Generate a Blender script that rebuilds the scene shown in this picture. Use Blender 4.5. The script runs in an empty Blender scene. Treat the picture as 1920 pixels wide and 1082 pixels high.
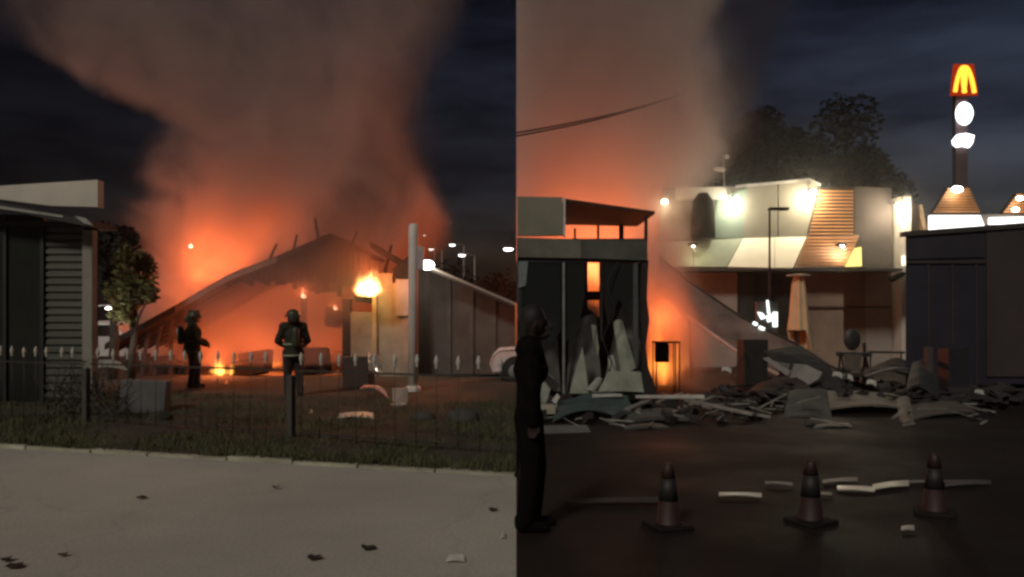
import bpy, math, random
from mathutils import Vector, Matrix, Euler, noise as mnoise

sc = bpy.context.scene
R = math.radians
PI = math.pi
rnd = random.Random(7)

# ---------------------------------------------------------------- camera
F, HX, HY, EYE = 1500.0, 968.0, 600.0, 1.6          # focal length in photo pixels, column of x=0, horizon row, eye height
cam = bpy.data.objects.new('camera', bpy.data.cameras.new('camera'))
sc.collection.objects.link(cam)
cam.location = (0, 0, EYE)
cam.rotation_euler = (R(90), 0, 0)
cam.data.sensor_width = 36.0
cam.data.lens = 36.0 * F / 1920.0
cam.data.shift_x = -8.0 / 1920.0
cam.data.shift_y = 59.0 / 1920.0
cam.data.clip_end = 3000
cam.data.clip_start = 0.05
sc.camera = cam

# ---------------------------------------------------------------- world: late dusk sky, darker to the west, thin cloud
world = bpy.data.worlds.new('World')
sc.world = world
world.use_nodes = True
wn, wl = world.node_tree.nodes, world.node_tree.links
wn.clear()
SUN_EL, SUN_AZ = 38.0, 205.0     # lamp light comes over the viewer's left shoulder
sky = wn.new('ShaderNodeTexSky')
sky.sky_type = 'NISHITA'
sky.sun_disc = False
sky.sun_elevation = R(-4.2)
sky.sun_rotation = R(60)
sky.air_density = 1.0
sky.dust_density = 1.0
tc = wn.new('ShaderNodeTexCoord')
mp = wn.new('ShaderNodeMapping')
mp.inputs['Scale'].default_value = (1.6, 1.6, 7.0)
mp.inputs['Location'].default_value = (0.6276, 3.9477, 8.1587)
nz = wn.new('ShaderNodeTexNoise')
nz.inputs['Scale'].default_value = 2.6
nz.inputs['Detail'].default_value = 5
nz.inputs['Roughness'].default_value = 0.55
rp = wn.new('ShaderNodeValToRGB')
rp.color_ramp.elements[0].position = 0.36
rp.color_ramp.elements[0].color = (0.95, 1.08, 1.55, 1)
rp.color_ramp.elements[1].position = 0.68
rp.color_ramp.elements[1].color = (3.5, 3.65, 4.7, 1)
mul = wn.new('ShaderNodeMix')
mul.data_type = 'RGBA'
mul.blend_type = 'MULTIPLY'
mul.inputs['Factor'].default_value = 1.0
bg = wn.new('ShaderNodeBackground')
bg.inputs['Strength'].default_value = 0.15
wo = wn.new('ShaderNodeOutputWorld')
wl.new(tc.outputs['Generated'], mp.inputs['Vector'])
wl.new(mp.outputs['Vector'], nz.inputs['Vector'])
wl.new(nz.outputs['Fac'], rp.inputs['Fac'])
wl.new(sky.outputs['Color'], mul.inputs['A'])
wl.new(rp.outputs['Color'], mul.inputs['B'])
wl.new(mul.outputs['Result'], bg.inputs['Color'])
wl.new(bg.outputs['Background'], wo.inputs['Surface'])

sl = bpy.data.lights.new('sun', 'SUN')
sl.energy = 1.15
sl.angle = R(9)
sl.color = (1.0, 0.93, 0.82)
sun = bpy.data.objects.new('sun', sl)
sc.collection.objects.link(sun)
sun.rotation_euler = (R(90 - SUN_EL), 0, R(180 - SUN_AZ))

sc.view_settings.view_transform = 'Standard'
sc.view_settings.look = 'None'
sc.view_settings.exposure = 0.0
sc.view_settings.gamma = 1.0
sc.view_settings.use_curve_mapping = False
cy = sc.cycles
cy.use_denoising = True
cy.use_adaptive_sampling = True
cy.adaptive_threshold = 0.02
cy.max_bounces = 4
cy.diffuse_bounces = 2
cy.glossy_bounces = 2
cy.transmission_bounces = 3
cy.volume_bounces = 2
cy.transparent_max_bounces = 6
cy.volume_step_rate = 1.0
cy.volume_max_steps = 96
cy.sample_clamp_indirect = 4.0
cy.caustics_reflective = False
cy.caustics_refractive = False
cy.pixel_filter_type = 'BLACKMAN_HARRIS'
cy.filter_width = 2.8

HAZE = 0.0005
# ---------------------------------------------------------------- helpers
def S(px, py, Y):
    "the point of the place at distance Y that the photograph shows at (px, py)"
    return Vector(((px - HX) * Y / F, Y, EYE - (py - HY) * Y / F))

def gy(py):
    "distance of the ground at picture row py"
    return EYE * F / (py - HY)

MATS = {}
def mat(name, col, rough=0.7, vary=0.25, scale=3.0, metal=0.0, bump=0.0, bscale=None, col2=None, spec=0.5):
    if name in MATS:
        return MATS[name]
    m = bpy.data.materials.new(name)
    m.use_nodes = True
    n, l = m.node_tree.nodes, m.node_tree.links
    b = n['Principled BSDF']
    b.inputs['Roughness'].default_value = rough
    b.inputs['Metallic'].default_value = metal
    b.inputs['Specular IOR Level'].default_value = spec
    t = n.new('ShaderNodeTexCoord')
    z = n.new('ShaderNodeTexNoise')
    z.inputs['Scale'].default_value = scale
    z.inputs['Detail'].default_value = 6
    z.inputs['Roughness'].default_value = 0.62
    r = n.new('ShaderNodeValToRGB')
    c1 = [max(0, c * (1 - vary)) for c in col]
    c2 = col2 if col2 else [min(1, c * (1 + vary)) for c in col]
    r.color_ramp.elements[0].position = 0.3
    r.color_ramp.elements[1].position = 0.72
    r.color_ramp.elements[0].color = (*c1, 1)
    r.color_ramp.elements[1].color = (*c2, 1)
    l.new(t.outputs['Object'], z.inputs['Vector'])
    l.new(z.outputs['Fac'], r.inputs['Fac'])
    l.new(r.outputs['Color'], b.inputs['Base Color'])
    if bump:
        z2 = n.new('ShaderNodeTexNoise')
        z2.inputs['Scale'].default_value = bscale or scale * 8
        z2.inputs['Detail'].default_value = 4
        bp = n.new('ShaderNodeBump')
        bp.inputs['Strength'].default_value = bump
        bp.inputs['Distance'].default_value = 0.02
        l.new(t.outputs['Object'], z2.inputs['Vector'])
        l.new(z2.outputs['Fac'], bp.inputs['Height'])
        l.new(bp.outputs['Normal'], b.inputs['Normal'])
    MATS[name] = m
    return m

def emit(name, col, strength):
    if name in MATS:
        return MATS[name]
    m = bpy.data.materials.new(name)
    m.use_nodes = True
    n, l = m.node_tree.nodes, m.node_tree.links
    n.clear()
    e = n.new('ShaderNodeEmission')
    z = n.new('ShaderNodeTexNoise')
    z.inputs['Scale'].default_value = 6
    mr = n.new('ShaderNodeMapRange')
    mr.inputs['To Min'].default_value = strength * 0.85
    mr.inputs['To Max'].default_value = strength * 1.15
    e.inputs['Color'].default_value = (*col, 1)
    o = n.new('ShaderNodeOutputMaterial')
    l.new(z.outputs['Fac'], mr.inputs['Value'])
    l.new(mr.outputs['Result'], e.inputs['Strength'])
    l.new(e.outputs['Emission'], o.inputs['Surface'])
    MATS[name] = m
    return m

def glassmat(name, col, alpha=0.35):
    if name in MATS:
        return MATS[name]
    m = bpy.data.materials.new(name)
    m.use_nodes = True
    b = m.node_tree.nodes['Principled BSDF']
    b.inputs['Base Color'].default_value = (*col, 1)
    b.inputs['Roughness'].default_value = 0.12
    b.inputs['Alpha'].default_value = alpha
    MATS[name] = m
    return m

class MB:
    "collects shapes into one mesh"
    def __init__(s):
        s.v, s.f = [], []
    def add(s, vs, fs):
        o = len(s.v)
        s.v += [Vector(p) for p in vs]
        s.f += [tuple(i + o for i in f) for f in fs]
        return s
    def box(s, c, d, rot=(0, 0, 0), jit=0.0):
        e = Euler(rot).to_matrix()
        c = Vector(c)
        vs = []
        for x in (-.5, .5):
            for y in (-.5, .5):
                for z in (-.5, .5):
                    p = Vector((x * d[0], y * d[1], z * d[2]))
                    if jit:
                        p += Vector((rnd.uniform(-jit, jit), rnd.uniform(-jit, jit), rnd.uniform(-jit, jit)))
                    vs.append(c + e @ p)
        s.add(vs, [(0, 1, 3, 2), (4, 6, 7, 5), (0, 4, 5, 1), (2, 3, 7, 6), (0, 2, 6, 4), (1, 5, 7, 3)])
        return s
    def b2(s, x0, x1, y0, y1, z0, z1):
        return s.box(((x0 + x1) / 2, (y0 + y1) / 2, (z0 + z1) / 2), (abs(x1 - x0), abs(y1 - y0), abs(z1 - z0)))
    def poly(s, pts, off):
        "planar polygon given thickness along the vector off"
        n = len(pts)
        off = Vector(off)
        a = [Vector(p) for p in pts]
        b = [p + off for p in a]
        fs = [tuple(range(n)), tuple(range(2 * n - 1, n - 1, -1))]
        for i in range(n):
            j = (i + 1) % n
            fs.append((i, n + i, n + j, j))
        return s.add(a + b, fs)
    def tube(s, path, r, seg=8, cap=True):
        path = [Vector(p) for p in path]
        rs = r if isinstance(r, (list, tuple)) else [r] * len(path)
        vs, fs = [], []
        up0 = None
        for i, p in enumerate(path):
            if i == 0:
                t = path[1] - p
            elif i == len(path) - 1:
                t = p - path[i - 1]
            else:
                t = path[i + 1] - path[i - 1]
            t.normalize()
            a = Vector((0, 0, 1)) if abs(t.z) < 0.9 else Vector((1, 0, 0))
            if up0 is not None:
                a = up0
            u = t.cross(a)
            if u.length < 1e-4:
                u = t.cross(Vector((0, 1, 0)))
            u.normalize()
            w = u.cross(t).normalized()
            up0 = w
            for k in range(seg):
                an = 2 * PI * k / seg
                vs.append(p + (u * math.cos(an) + w * math.sin(an)) * rs[i])
        for i in range(len(path) - 1):
            for k in range(seg):
                k2 = (k + 1) % seg
                fs.append((i * seg + k, i * seg + k2, (i + 1) * seg + k2, (i + 1) * seg + k))
        if cap:
            fs.append(tuple(range(seg - 1, -1, -1)))
            fs.append(tuple(range((len(path) - 1) * seg, len(path) * seg)))
        return s.add(vs, fs)
    def lathe(s, prof, c=(0, 0, 0), seg=16, axis='z'):
        vs, fs = [], []
        c = Vector(c)
        for r, h in prof:
            for k in range(seg):
                a = 2 * PI * k / seg
                p = Vector((r * math.cos(a), r * math.sin(a), h))
                if axis == 'y':
                    p = Vector((p.x, p.z, p.y))
                elif axis == 'x':
                    p = Vector((p.z, p.x, p.y))
                vs.append(c + p)
        n = len(prof)
        for i in range(n - 1):
            for k in range(seg):
                k2 = (k + 1) % seg
                fs.append((i * seg + k, i * seg + k2, (i + 1) * seg + k2, (i + 1) * seg + k))
        fs.append(tuple(range(seg - 1, -1, -1)))
        fs.append(tuple(range((n - 1) * seg, n * seg)))
        return s.add(vs, fs)
    def capsule(s, a, b, r0, r1, seg=10):
        a, b = Vector(a), Vector(b)
        d = b - a
        L = max(d.length, 1e-4)
        t = d / L
        path, rs = [], []
        for k in range(4):
            an = PI / 2 * (1 - k / 3.0)
            path.append(a - t * r0 * math.sin(an) * 0.999)
            rs.append(max(0.0008, r0 * math.cos(an)))
        for k in range(4):
            an = PI / 2 * (k / 3.0)
            path.append(b + t * r1 * math.sin(an) * 0.999)
            rs.append(max(0.0008, r1 * math.cos(an)))
        return s.tube(path, rs, seg)
    def ball(s, c, r, seg=12, sq=(1, 1, 1), jit=0.0):
        c = Vector(c)
        vs, fs = [], []
        rings = max(4, seg // 2)
        for i in range(rings + 1):
            th = PI * i / rings
            for k in range(seg):
                a = 2 * PI * k / seg
                q = 1 + (rnd.uniform(-jit, jit) if jit and 0 < i < rings else 0)
                vs.append(c + Vector((math.sin(th) * math.cos(a) * r * sq[0] * q, math.sin(th) * math.sin(a) * r * sq[1] * q, math.cos(th) * r * sq[2] * q)))
        for i in range(rings):
            for k in range(seg):
                k2 = (k + 1) % seg
                fs.append((i * seg + k, (i + 1) * seg + k, (i + 1) * seg + k2, i * seg + k2))
        return s.add(vs, fs)
    def mesh(s, name, material, smooth=False):
        me = bpy.data.meshes.new(name)
        me.from_pydata([tuple(p) for p in s.v], [], s.f)
        if material:
            me.materials.append(material)
        if smooth:
            me.polygons.foreach_set('use_smooth', [True] * len(me.polygons))
        me.update()
        return me
    def build(s, name, material, parent=None, smooth=False, bevel=0.0):
        o = bpy.data.objects.new(name, s.mesh(name, material, smooth))
        sc.collection.objects.link(o)
        if parent is not None:
            put(o, parent)
        if bevel:
            md = o.modifiers.new('bevel', 'BEVEL')
            md.width = bevel
            md.segments = 2
            md.limit_method = 'ANGLE'
        return o

WL = {}
def wloc(o):
    v = Vector(o.location)
    p = o.parent
    return WL.get(o.name, v)

def put(o, parent):
    "child keeps its world place under a parent that is only translated"
    o.parent = parent
    o.matrix_parent_inverse = Matrix.Translation(-WL.get(parent.name, Vector((0, 0, 0))))
    return o

def tag(o, label=None, cat=None, group=None, kind=None):
    if label:
        o['label'] = label
    if cat:
        o['category'] = cat
    if group:
        o['group'] = group
    if kind or cat:
        o['kind'] = kind or 'thing'
    return o

def thing(name, loc, label, cat, group=None):
    o = bpy.data.objects.new(name, None)
    o.empty_display_size = 0.2
    sc.collection.objects.link(o)
    o.location = loc
    WL[o.name] = Vector(loc)
    return tag(o, label, cat, group)

def inst(name, me, parent, loc, rot=(0, 0, 0), scale=(1, 1, 1)):
    "a piece that shares its mesh with its likes"
    o = bpy.data.objects.new(name, me)
    sc.collection.objects.link(o)
    o.location = loc
    o.rotation_euler = rot
    o.scale = scale
    if parent is not None:
        put(o, parent)
    return o

def lamp(name, loc, power, col, parent=None, radius=0.08, kind='POINT', rot=None, angle=None, blend=0.6):
    l = bpy.data.lights.new(name, kind)
    l.energy = power
    l.color = col
    l.shadow_soft_size = radius
    if kind == 'SPOT':
        l.spot_size = angle
        l.spot_blend = blend
    o = bpy.data.objects.new(name, l)
    sc.collection.objects.link(o)
    o.location = loc
    if rot:
        o.rotation_euler = rot
    if parent is not None:
        put(o, parent)
    return o

# materials used in several places
CHAR = mat('charred_timber', (0.018, 0.015, 0.013), 0.85, 0.5, 5, bump=0.5)
SOOT = mat('sooty_panel', (0.05, 0.048, 0.043), 0.8, 0.6, 3, bump=0.3)
DARKMETAL = mat('dark_metal', (0.03, 0.03, 0.032), 0.5, 0.3, 6, metal=0.3)
GREYPAINT = mat('grey_paint', (0.22, 0.22, 0.21), 0.55, 0.25, 6)
WHITEPAINT = mat('white_paint', (0.62, 0.60, 0.56), 0.5, 0.15, 4)
RUBBER = mat('rubber', (0.015, 0.015, 0.015), 0.8, 0.3, 8)
DARKGLASS = mat('dark_glass', (0.012, 0.014, 0.014), 0.15, 0.4, 2)
PALEBOARD = mat('pale_board', (0.32, 0.32, 0.28), 0.75, 0.45, 2.5, bump=0.2)
BARK = mat('bark', (0.05, 0.038, 0.028), 0.9, 0.4, 8, bump=0.6)

# ================================================================ SETTING
# road edge: through (-6.45, 10) and (0, 8.14);   the pale road lies west of x = 0, the dark yard east of it
def road_edge(x):
    return 8.14 - 0.288 * x
def fence_y(x):
    return 9.07 - 0.4545 * x

b = MB()
b.add([(-380, -60, -0.06), (380, -60, -0.06), (380, 600, -0.06), (-380, 600, -0.06)], [(0, 1, 2, 3)])
tag(b.build('ground', mat('bare_ground', (0.028, 0.024, 0.02), 0.9, 0.4, 0.6, bump=0.4, bscale=6)), kind='structure')

ROAD = mat('worn_concrete_road', (0.44, 0.415, 0.36), 0.8, 0.20, 0.30, bump=0.25, bscale=60)
b = MB()
xs = [-40, -20, -12, -9, -6.45, -4, -2, 0]
b.add([(x, -14, 0) for x in xs] + [(x, road_edge(x), 0) for x in xs],
      [(i, i + 1, len(xs) + i + 1, len(xs) + i) for i in range(len(xs) - 1)])
rn, rl_ = ROAD.node_tree.nodes, ROAD.node_tree.links
vt = rn.new('ShaderNodeTexVoronoi')
vt.feature = 'DISTANCE_TO_EDGE'
vt.inputs['Scale'].default_value = 0.32
wz = rn.new('ShaderNodeTexNoise')
wz.inputs['Scale'].default_value = 1.1
wz.inputs['Detail'].default_value = 6
wa = rn.new('ShaderNodeVectorMath')
wa.operation = 'MULTIPLY_ADD'
wa.inputs[1].default_value = (1.1, 1.1, 1.1)
rtc = rn.new('ShaderNodeTexCoord')
rl_.new(wz.outputs['Color'], wa.inputs[0])
rl_.new(rtc.outputs['Object'], wa.inputs[2])
rl_.new(rtc.outputs['Object'], wz.inputs['Vector'])
rl_.new(wa.outputs[0], vt.inputs['Vector'])
cr = rn.new('ShaderNodeMapRange')
cr.inputs['From Min'].default_value = 0.0
cr.inputs['From Max'].default_value = 0.012
cr.inputs['To Min'].default_value = 0.90
rl_.new(vt.outputs['Distance'], cr.inputs['Value'])
gz = rn.new('ShaderNodeTexNoise')
gz.inputs['Scale'].default_value = 38
gz.inputs['Detail'].default_value = 3
rl_.new(rtc.outputs['Object'], gz.inputs['Vector'])
gr = rn.new('ShaderNodeMapRange')
gr.inputs['From Min'].default_value = 0.3
gr.inputs['From Max'].default_value = 0.7
gr.inputs['To Min'].default_value = 0.86
gr.inputs['To Max'].default_value = 1.14
rl_.new(gz.outputs['Fac'], gr.inputs['Value'])
mm = rn.new('ShaderNodeMath')
mm.operation = 'MULTIPLY'
rl_.new(cr.outputs[0], mm.inputs[0])
rl_.new(gr.outputs[0], mm.inputs[1])
mx = rn.new('ShaderNodeMix')
mx.data_type = 'RGBA'
mx.blend_type = 'MULTIPLY'
mx.inputs['Factor'].default_value = 1
pb = rn['Principled BSDF']
src = pb.inputs['Base Color'].links[0].from_socket
rl_.new(src, mx.inputs['A'])
rl_.new(mm.outputs[0], mx.inputs['B'])
rl_.new(mx.outputs['Result'], pb.inputs['Base Color'])
tag(b.build('road', ROAD), kind='structure')

# low worn kerb, laid in lengths
KERB = mat('worn_kerb', (0.40, 0.38, 0.29), 0.85, 0.35, 2.0, bump=0.4)
kerb = thing('kerb', (-5, road_edge(-5), 0), 'low worn pale kerb along the grass verge', 'kerb')
del kerb['category'], kerb['label'], kerb['kind']
tag(kerb, kind='structure')
x = -0.02
while x > -16:
    L = rnd.uniform(0.75, 1.05)
    x1 = x - L
    h = 0.035 + rnd.uniform(-0.012, 0.02)
    yo = rnd.uniform(-0.025, 0.025)
    kb = MB()
    ya, yb = road_edge(x) + yo + 0.01, road_edge(x1) + yo + 0.01
    kb.poly([(x, ya, -0.05), (x1 + 0.02, yb, -0.05), (x1 + 0.02, yb, h), (x, ya, h + rnd.uniform(-.008, .008))], (0, 0.12 + rnd.uniform(0, .03), 0))
    kb.build('kerb_stone', KERB, kerb)
    x = x1

VERGE = mat('verge_soil', (0.042, 0.034, 0.026), 0.95, 0.45, 0.8, bump=0.6, bscale=12, col2=(0.058, 0.052, 0.028))
b = MB()
nx, ny = 60, 24
vs = []
for j in range(ny + 1):
    for i in range(nx + 1):
        X = -24 + 24 * i / nx
        y0, y1 = road_edge(X) + 0.1, 22.0
        t = j / ny
        Y = y0 + (y1 - y0) * t ** 1.3
        z = 0.015 + 0.05 * min(1, (Y - y0) * 0.7) + 0.05 * mnoise.noise(Vector((X * 0.6, Y * 0.6, 0))) * min(1, (Y - y0))
        vs.append((X, Y, z))
b.add(vs, [(j * (nx + 1) + i, j * (nx + 1) + i + 1, (j + 1) * (nx + 1) + i + 1, (j + 1) * (nx + 1) + i) for j in range(ny) for i in range(nx)])
tag(b.build('verge', VERGE, smooth=True), kind='structure')

ASPH = mat('wet_dark_asphalt', (0.020, 0.0145, 0.0125), 0.85, 0.35, 0.5, bump=0.35, bscale=45, spec=0.12)
b = MB()
nx, ny = 40, 30
vs = []
for j in range(ny + 1):
    for i in range(nx + 1):
        X = 0.0 + 30 * i / nx
        Y = -14 + 40 * j / ny
        vs.append((X, Y, 0.012 * mnoise.noise(Vector((X * 0.4, Y * 0.4, 3)))))
b.add(vs, [(j * (nx + 1) + i, j * (nx + 1) + i + 1, (j + 1) * (nx + 1) + i + 1, (j + 1) * (nx + 1) + i) for j in range(ny) for i in range(nx)])
an, al = ASPH.node_tree.nodes, ASPH.node_tree.links
apb = an['Principled BSDF']
az = an.new('ShaderNodeTexNoise')
az.inputs['Scale'].default_value = 0.55
az.inputs['Detail'].default_value = 5
atc = an.new('ShaderNodeTexCoord')
al.new(atc.outputs['Object'], az.inputs['Vector'])
ar = an.new('ShaderNodeMapRange')
ar.inputs['From Min'].default_value = 0.4
ar.inputs['From Max'].default_value = 0.64
ar.inputs['To Min'].default_value = 0.85
ar.inputs['To Max'].default_value = 0.62
al.new(az.outputs['Fac'], ar.inputs['Value'])
al.new(ar.outputs[0], apb.inputs['Roughness'])
apb.inputs['Specular IOR Level'].default_value = 0.12
tag(b.build('yard', ASPH, smooth=True), kind='structure')

# grass of the verge
GRASS = mat('grass_blades', (0.075, 0.085, 0.030), 0.8, 0.5, 1.2, col2=(0.13, 0.125, 0.05))
b = MB()
for i in range(26000):
    X = -14.5 * rnd.random()
    t = rnd.random() ** 1.5
    Y = road_edge(X) + 0.06 + t * 6.5
    d = mnoise.noise(Vector((X * 0.9, Y * 0.9, 5)))
    if d < -0.25 and rnd.random() < 0.8:
        continue
    if X > -0.05:
        continue
    h = rnd.uniform(0.05, 0.12) * (1 + 0.7 * d)
    a = rnd.uniform(0, 2 * PI)
    w = 0.008
    lx, ly = rnd.uniform(-.05, .05), rnd.uniform(-.05, .05)
    z = 0.03
    dx, dy = math.cos(a) * w, math.sin(a) * w
    lx = min(lx, -X - 0.02)
    b.add([(X - dx, Y - dy, z), (X + dx, Y + dy, z), (X + lx * .4 + dx * .6, Y + ly * .4 + dy * .6, z + h * .6), (X + lx, Y + ly, z + h)], [(0, 1, 2), (0, 2, 3)])
tag(b.build('grass', GRASS), 'short scrubby grass on the verge between road and fence', 'grass', kind='stuff')

# ================================================================ SMOKE (air that scatters the fires' light)
def smoke(name, box, zr, xr, xl_pts, xr_pts, yc, yw, dens, col, zd_pts, nscale=0.35, namp=3.0, wl_=1.2, wr_=1.2, steprate=1.0, seed=0.0, label=None, aniso=0.0, puff=0.6):
    (x0, x1), (y0, y1), (z0, z1) = box
    bb = MB().b2(x0, x1, y0, y1, z0, z1)
    m = bpy.data.materials.new(name)
    m.use_nodes = True
    n, l = m.node_tree.nodes, m.node_tree.links
    n.clear()
    out = n.new('ShaderNodeOutputMaterial')
    pv = n.new('ShaderNodeVolumePrincipled')
    pv.inputs['Color'].default_value = (*col, 1)
    pv.inputs['Anisotropy'].default_value = aniso
    pv.inputs['Blackbody Intensity'].default_value = 0
    t = n.new('ShaderNodeTexCoord')
    sp = n.new('ShaderNodeSeparateXYZ')
    l.new(t.outputs['Object'], sp.inputs['Vector'])
    def M(op, a, b_=None, c=None, clamp=False):
        q = n.new('ShaderNodeMath')
        q.operation = op
        q.use_clamp = clamp
        for i, v in enumerate((a, b_, c)):
            if v is None:
                continue
            if isinstance(v, (int, float)):
                q.inputs[i].default_value = v
            else:
                l.new(v, q.inputs[i])
        return q.outputs[0]
    def curve(pts):
        fc = n.new('ShaderNodeFloatCurve')
        cu = fc.mapping.curves[0]
        pts = sorted(pts)
        while len(cu.points) < len(pts):
            cu.points.new(0.5, 0.5)
        for p, (a, v) in zip(cu.points, pts):
            p.location = (a, v)
            p.handle_type = 'AUTO_CLAMPED'
        fc.mapping.update()
        l.new(zt, fc.inputs['Value'])
        return fc.outputs[0]
    zt = M('DIVIDE', M('SUBTRACT', sp.outputs['Z'], zr[0]), zr[1] - zr[0], clamp=True)
    X0, XW = xr[0], xr[1] - xr[0]
    nrm = lambda pts: [((z - zr[0]) / (zr[1] - zr[0]), (x_ - X0) / XW) for z, x_ in pts]
    xl = M('MULTIPLY_ADD', curve(nrm(xl_pts)), XW, X0)
    xrr = M('MULTIPLY_ADD', curve(nrm(xr_pts)), XW, X0)
    zd = curve([((z - zr[0]) / (zr[1] - zr[0]), v) for z, v in zd_pts])
    mp = n.new('ShaderNodeMapping')
    mp.inputs['Location'].default_value = (seed, seed * 1.7, seed * .3)
    mp.inputs['Scale'].default_value = (nscale, nscale * .8, nscale * .75)
    l.new(t.outputs['Object'], mp.inputs['Vector'])
    no = n.new('ShaderNodeTexNoise')
    no.inputs['Scale'].default_value = 1.0
    no.inputs['Detail'].default_value = 4.5
    no.inputs['Roughness'].default_value = 0.6
    no.inputs['Distortion'].default_value = 0.9
    l.new(mp.outputs['Vector'], no.inputs['Vector'])
    nn = M('MULTIPLY', M('SUBTRACT', no.outputs['Fac'], 0.5), namp)
    ml = M('DIVIDE', M('ADD', M('SUBTRACT', sp.outputs['X'], xl), nn), wl_, clamp=True)
    mr = M('DIVIDE', M('SUBTRACT', M('SUBTRACT', xrr, sp.outputs['X']), nn), wr_, clamp=True)
    yy = M('DIVIDE', M('SUBTRACT', sp.outputs['Y'], yc), yw)
    my = M('SUBTRACT', 1.0, M('MULTIPLY', yy, yy), clamp=True)
    pf = M('MULTIPLY_ADD', M('SUBTRACT', no.outputs['Fac'], 0.42), 3.0 * puff, 1.0 - puff * 0.35)
    pf = M('MAXIMUM', pf, 0.05)
    d = M('MULTIPLY', M('MULTIPLY', ml, mr), M('MULTIPLY', my, M('MULTIPLY', zd, pf)))
    d = M('MULTIPLY', d, dens)
    l.new(d, pv.inputs['Density'])
    l.new(pv.outputs['Volume'], out.inputs['Volume'])
    try:
        m.cycles.volume_step_rate = steprate
    except Exception:
        pass
    o = bb.build(name, m)
    tag(o, label, 'smoke', kind='stuff')
    return o

def Z30(py): return 1.6 + (600 - py) / 50.0
def X30(px): return (px - 968) / 50.0
smoke('smoke', ((-22, -0.35), (25.5, 36), (0.02, 17)), (0, 17), (-24, 2),
      [(0, X30(310)), (2.4, X30(310)), (5, X30(325)), (7, X30(365)), (8.4, X30(370)), (9.6, X30(250)), (11, X30(120)), (14, X30(50)), (17, X30(0))],
      [(0, X30(700)), (3, X30(730)), (4.4, X30(810)), (5.6, X30(830)), (7, X30(800)), (9, X30(765)), (11, X30(790)), (14, X30(870)), (17, X30(900))],
      30.5, 5.6, 1.15, (0.62, 0.54, 0.50), [(0, .8), (2, .9), (5, .9), (7, .5), (9, .30), (13, .13), (17, .08)], nscale=0.5, namp=3.4, wl_=.9, wr_=.9, seed=2.3, puff=1.5,
      label='orange lit smoke rising from the burning house with the fallen roof')
smoke('smoke', ((-12.2, -3.0), (20.7, 25.4), (0.35, 5.6)), (0, 6), (-14, 0),
      [(0, -10.6), (2, -9.8), (3.5, -8.0), (5, -6.8), (6, -6.2)],
      [(0, -4.6), (2, -4.2), (3.5, -3.7), (5, -3.2), (6, -3.4)],
      23.6, 2.7, 0.8, (0.52, 0.43, 0.40), [(0, .45), (1, .6), (2.2, 1), (3.4, .7), (4.4, .4), (6, 0)], nscale=0.6, namp=1.8, wl_=1.0, wr_=1.0, seed=5.3, puff=.9,
      label='glowing smoke filling the open front of the burning house')
smoke('smoke', ((-7.4, -1.6), (20.6, 22.5), (2.6, 8.5)), (2, 9), (-9, 0),
      [(2, -5.6), (3.5, -6.0), (4.5, -5.6), (6, -4.6), (9, -4.2)],
      [(2, -3.6), (3.5, -3.2), (4.5, -2.6), (6, -2.0), (9, -2.4)],
      21.5, .95, 0.75, (0.16, 0.12, 0.11), [(2, 0), (3, .6), (4.5, 1), (6, .6), (9, 0)], nscale=0.8, namp=1.6, wl_=.8, wr_=.8, seed=21.2, puff=1.2,
      label='dark brown smoke rolling over the ridge of the burning house')
smoke('smoke', ((0.004, 11.5), (21, 35), (0.02, 17)), (0, 17), (-4, 14),
      [(0, 3.4), (2.5, 3.0), (3.5, 1.5), (4.4, -2), (8, -3), (17, -3.6)],
      [(0, X30(1300)), (3, X30(1265)), (5, X30(1260)), (7, X30(1325)), (8.5, X30(1355)), (10, X30(1330)), (11.5, X30(1305)), (13, X30(1350)), (15, X30(1400)), (17, X30(1420))],
      29.5, 6.0, 0.46, (0.66, 0.60, 0.57), [(0, .5), (3, .6), (5, 1), (9, .9), (13, .85), (17, .7)], nscale=0.42, namp=3.6, wl_=1.2, wr_=.7, seed=9.1, puff=1.0,
      label='brown smoke column behind the burnt shop')
smoke('smoke', ((2.55, 5.2), (17.6, 23.5), (0.02, 4.0)), (0, 4), (2, 6),
      [(0, 2.9), (1, 2.8), (2, 2.9), (4, 3.0)],
      [(0, 4.4), (1, 4.6), (2, 4.3), (4, 3.9)],
      20.5, 3.0, 1.3, (0.66, 0.57, 0.52), [(0, .7), (1.2, 1), (2.8, .8), (4, 0)], nscale=0.8, namp=1.0, wl_=.35, wr_=.6, seed=1.3, puff=.7,
      label='glowing smoke between the burnt shop and the fallen awning')
smoke('smoke', ((4.6, 11.2), (19.5, 22.6), (4.0, 12)), (4, 12), (3, 13),
      [(4, 6.2), (6, 5.9), (7, 5.0), (8.5, 4.9), (10, 5.4), (12, 6.4)],
      [(4, 6.6), (6, 7.0), (7, 6.7), (8.5, 6.9), (10, 7.6), (12, 9.0)],
      21.0, 1.5, 0.55, (0.10, 0.10, 0.12), [(4, .3), (6, .5), (8, 1), (10, .8), (12, .4)], nscale=0.8, namp=1.8, wl_=.8, wr_=.8, seed=14.2, puff=1.0,
      label='dark grey smoke billow at the edge of the brown column')

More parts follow.
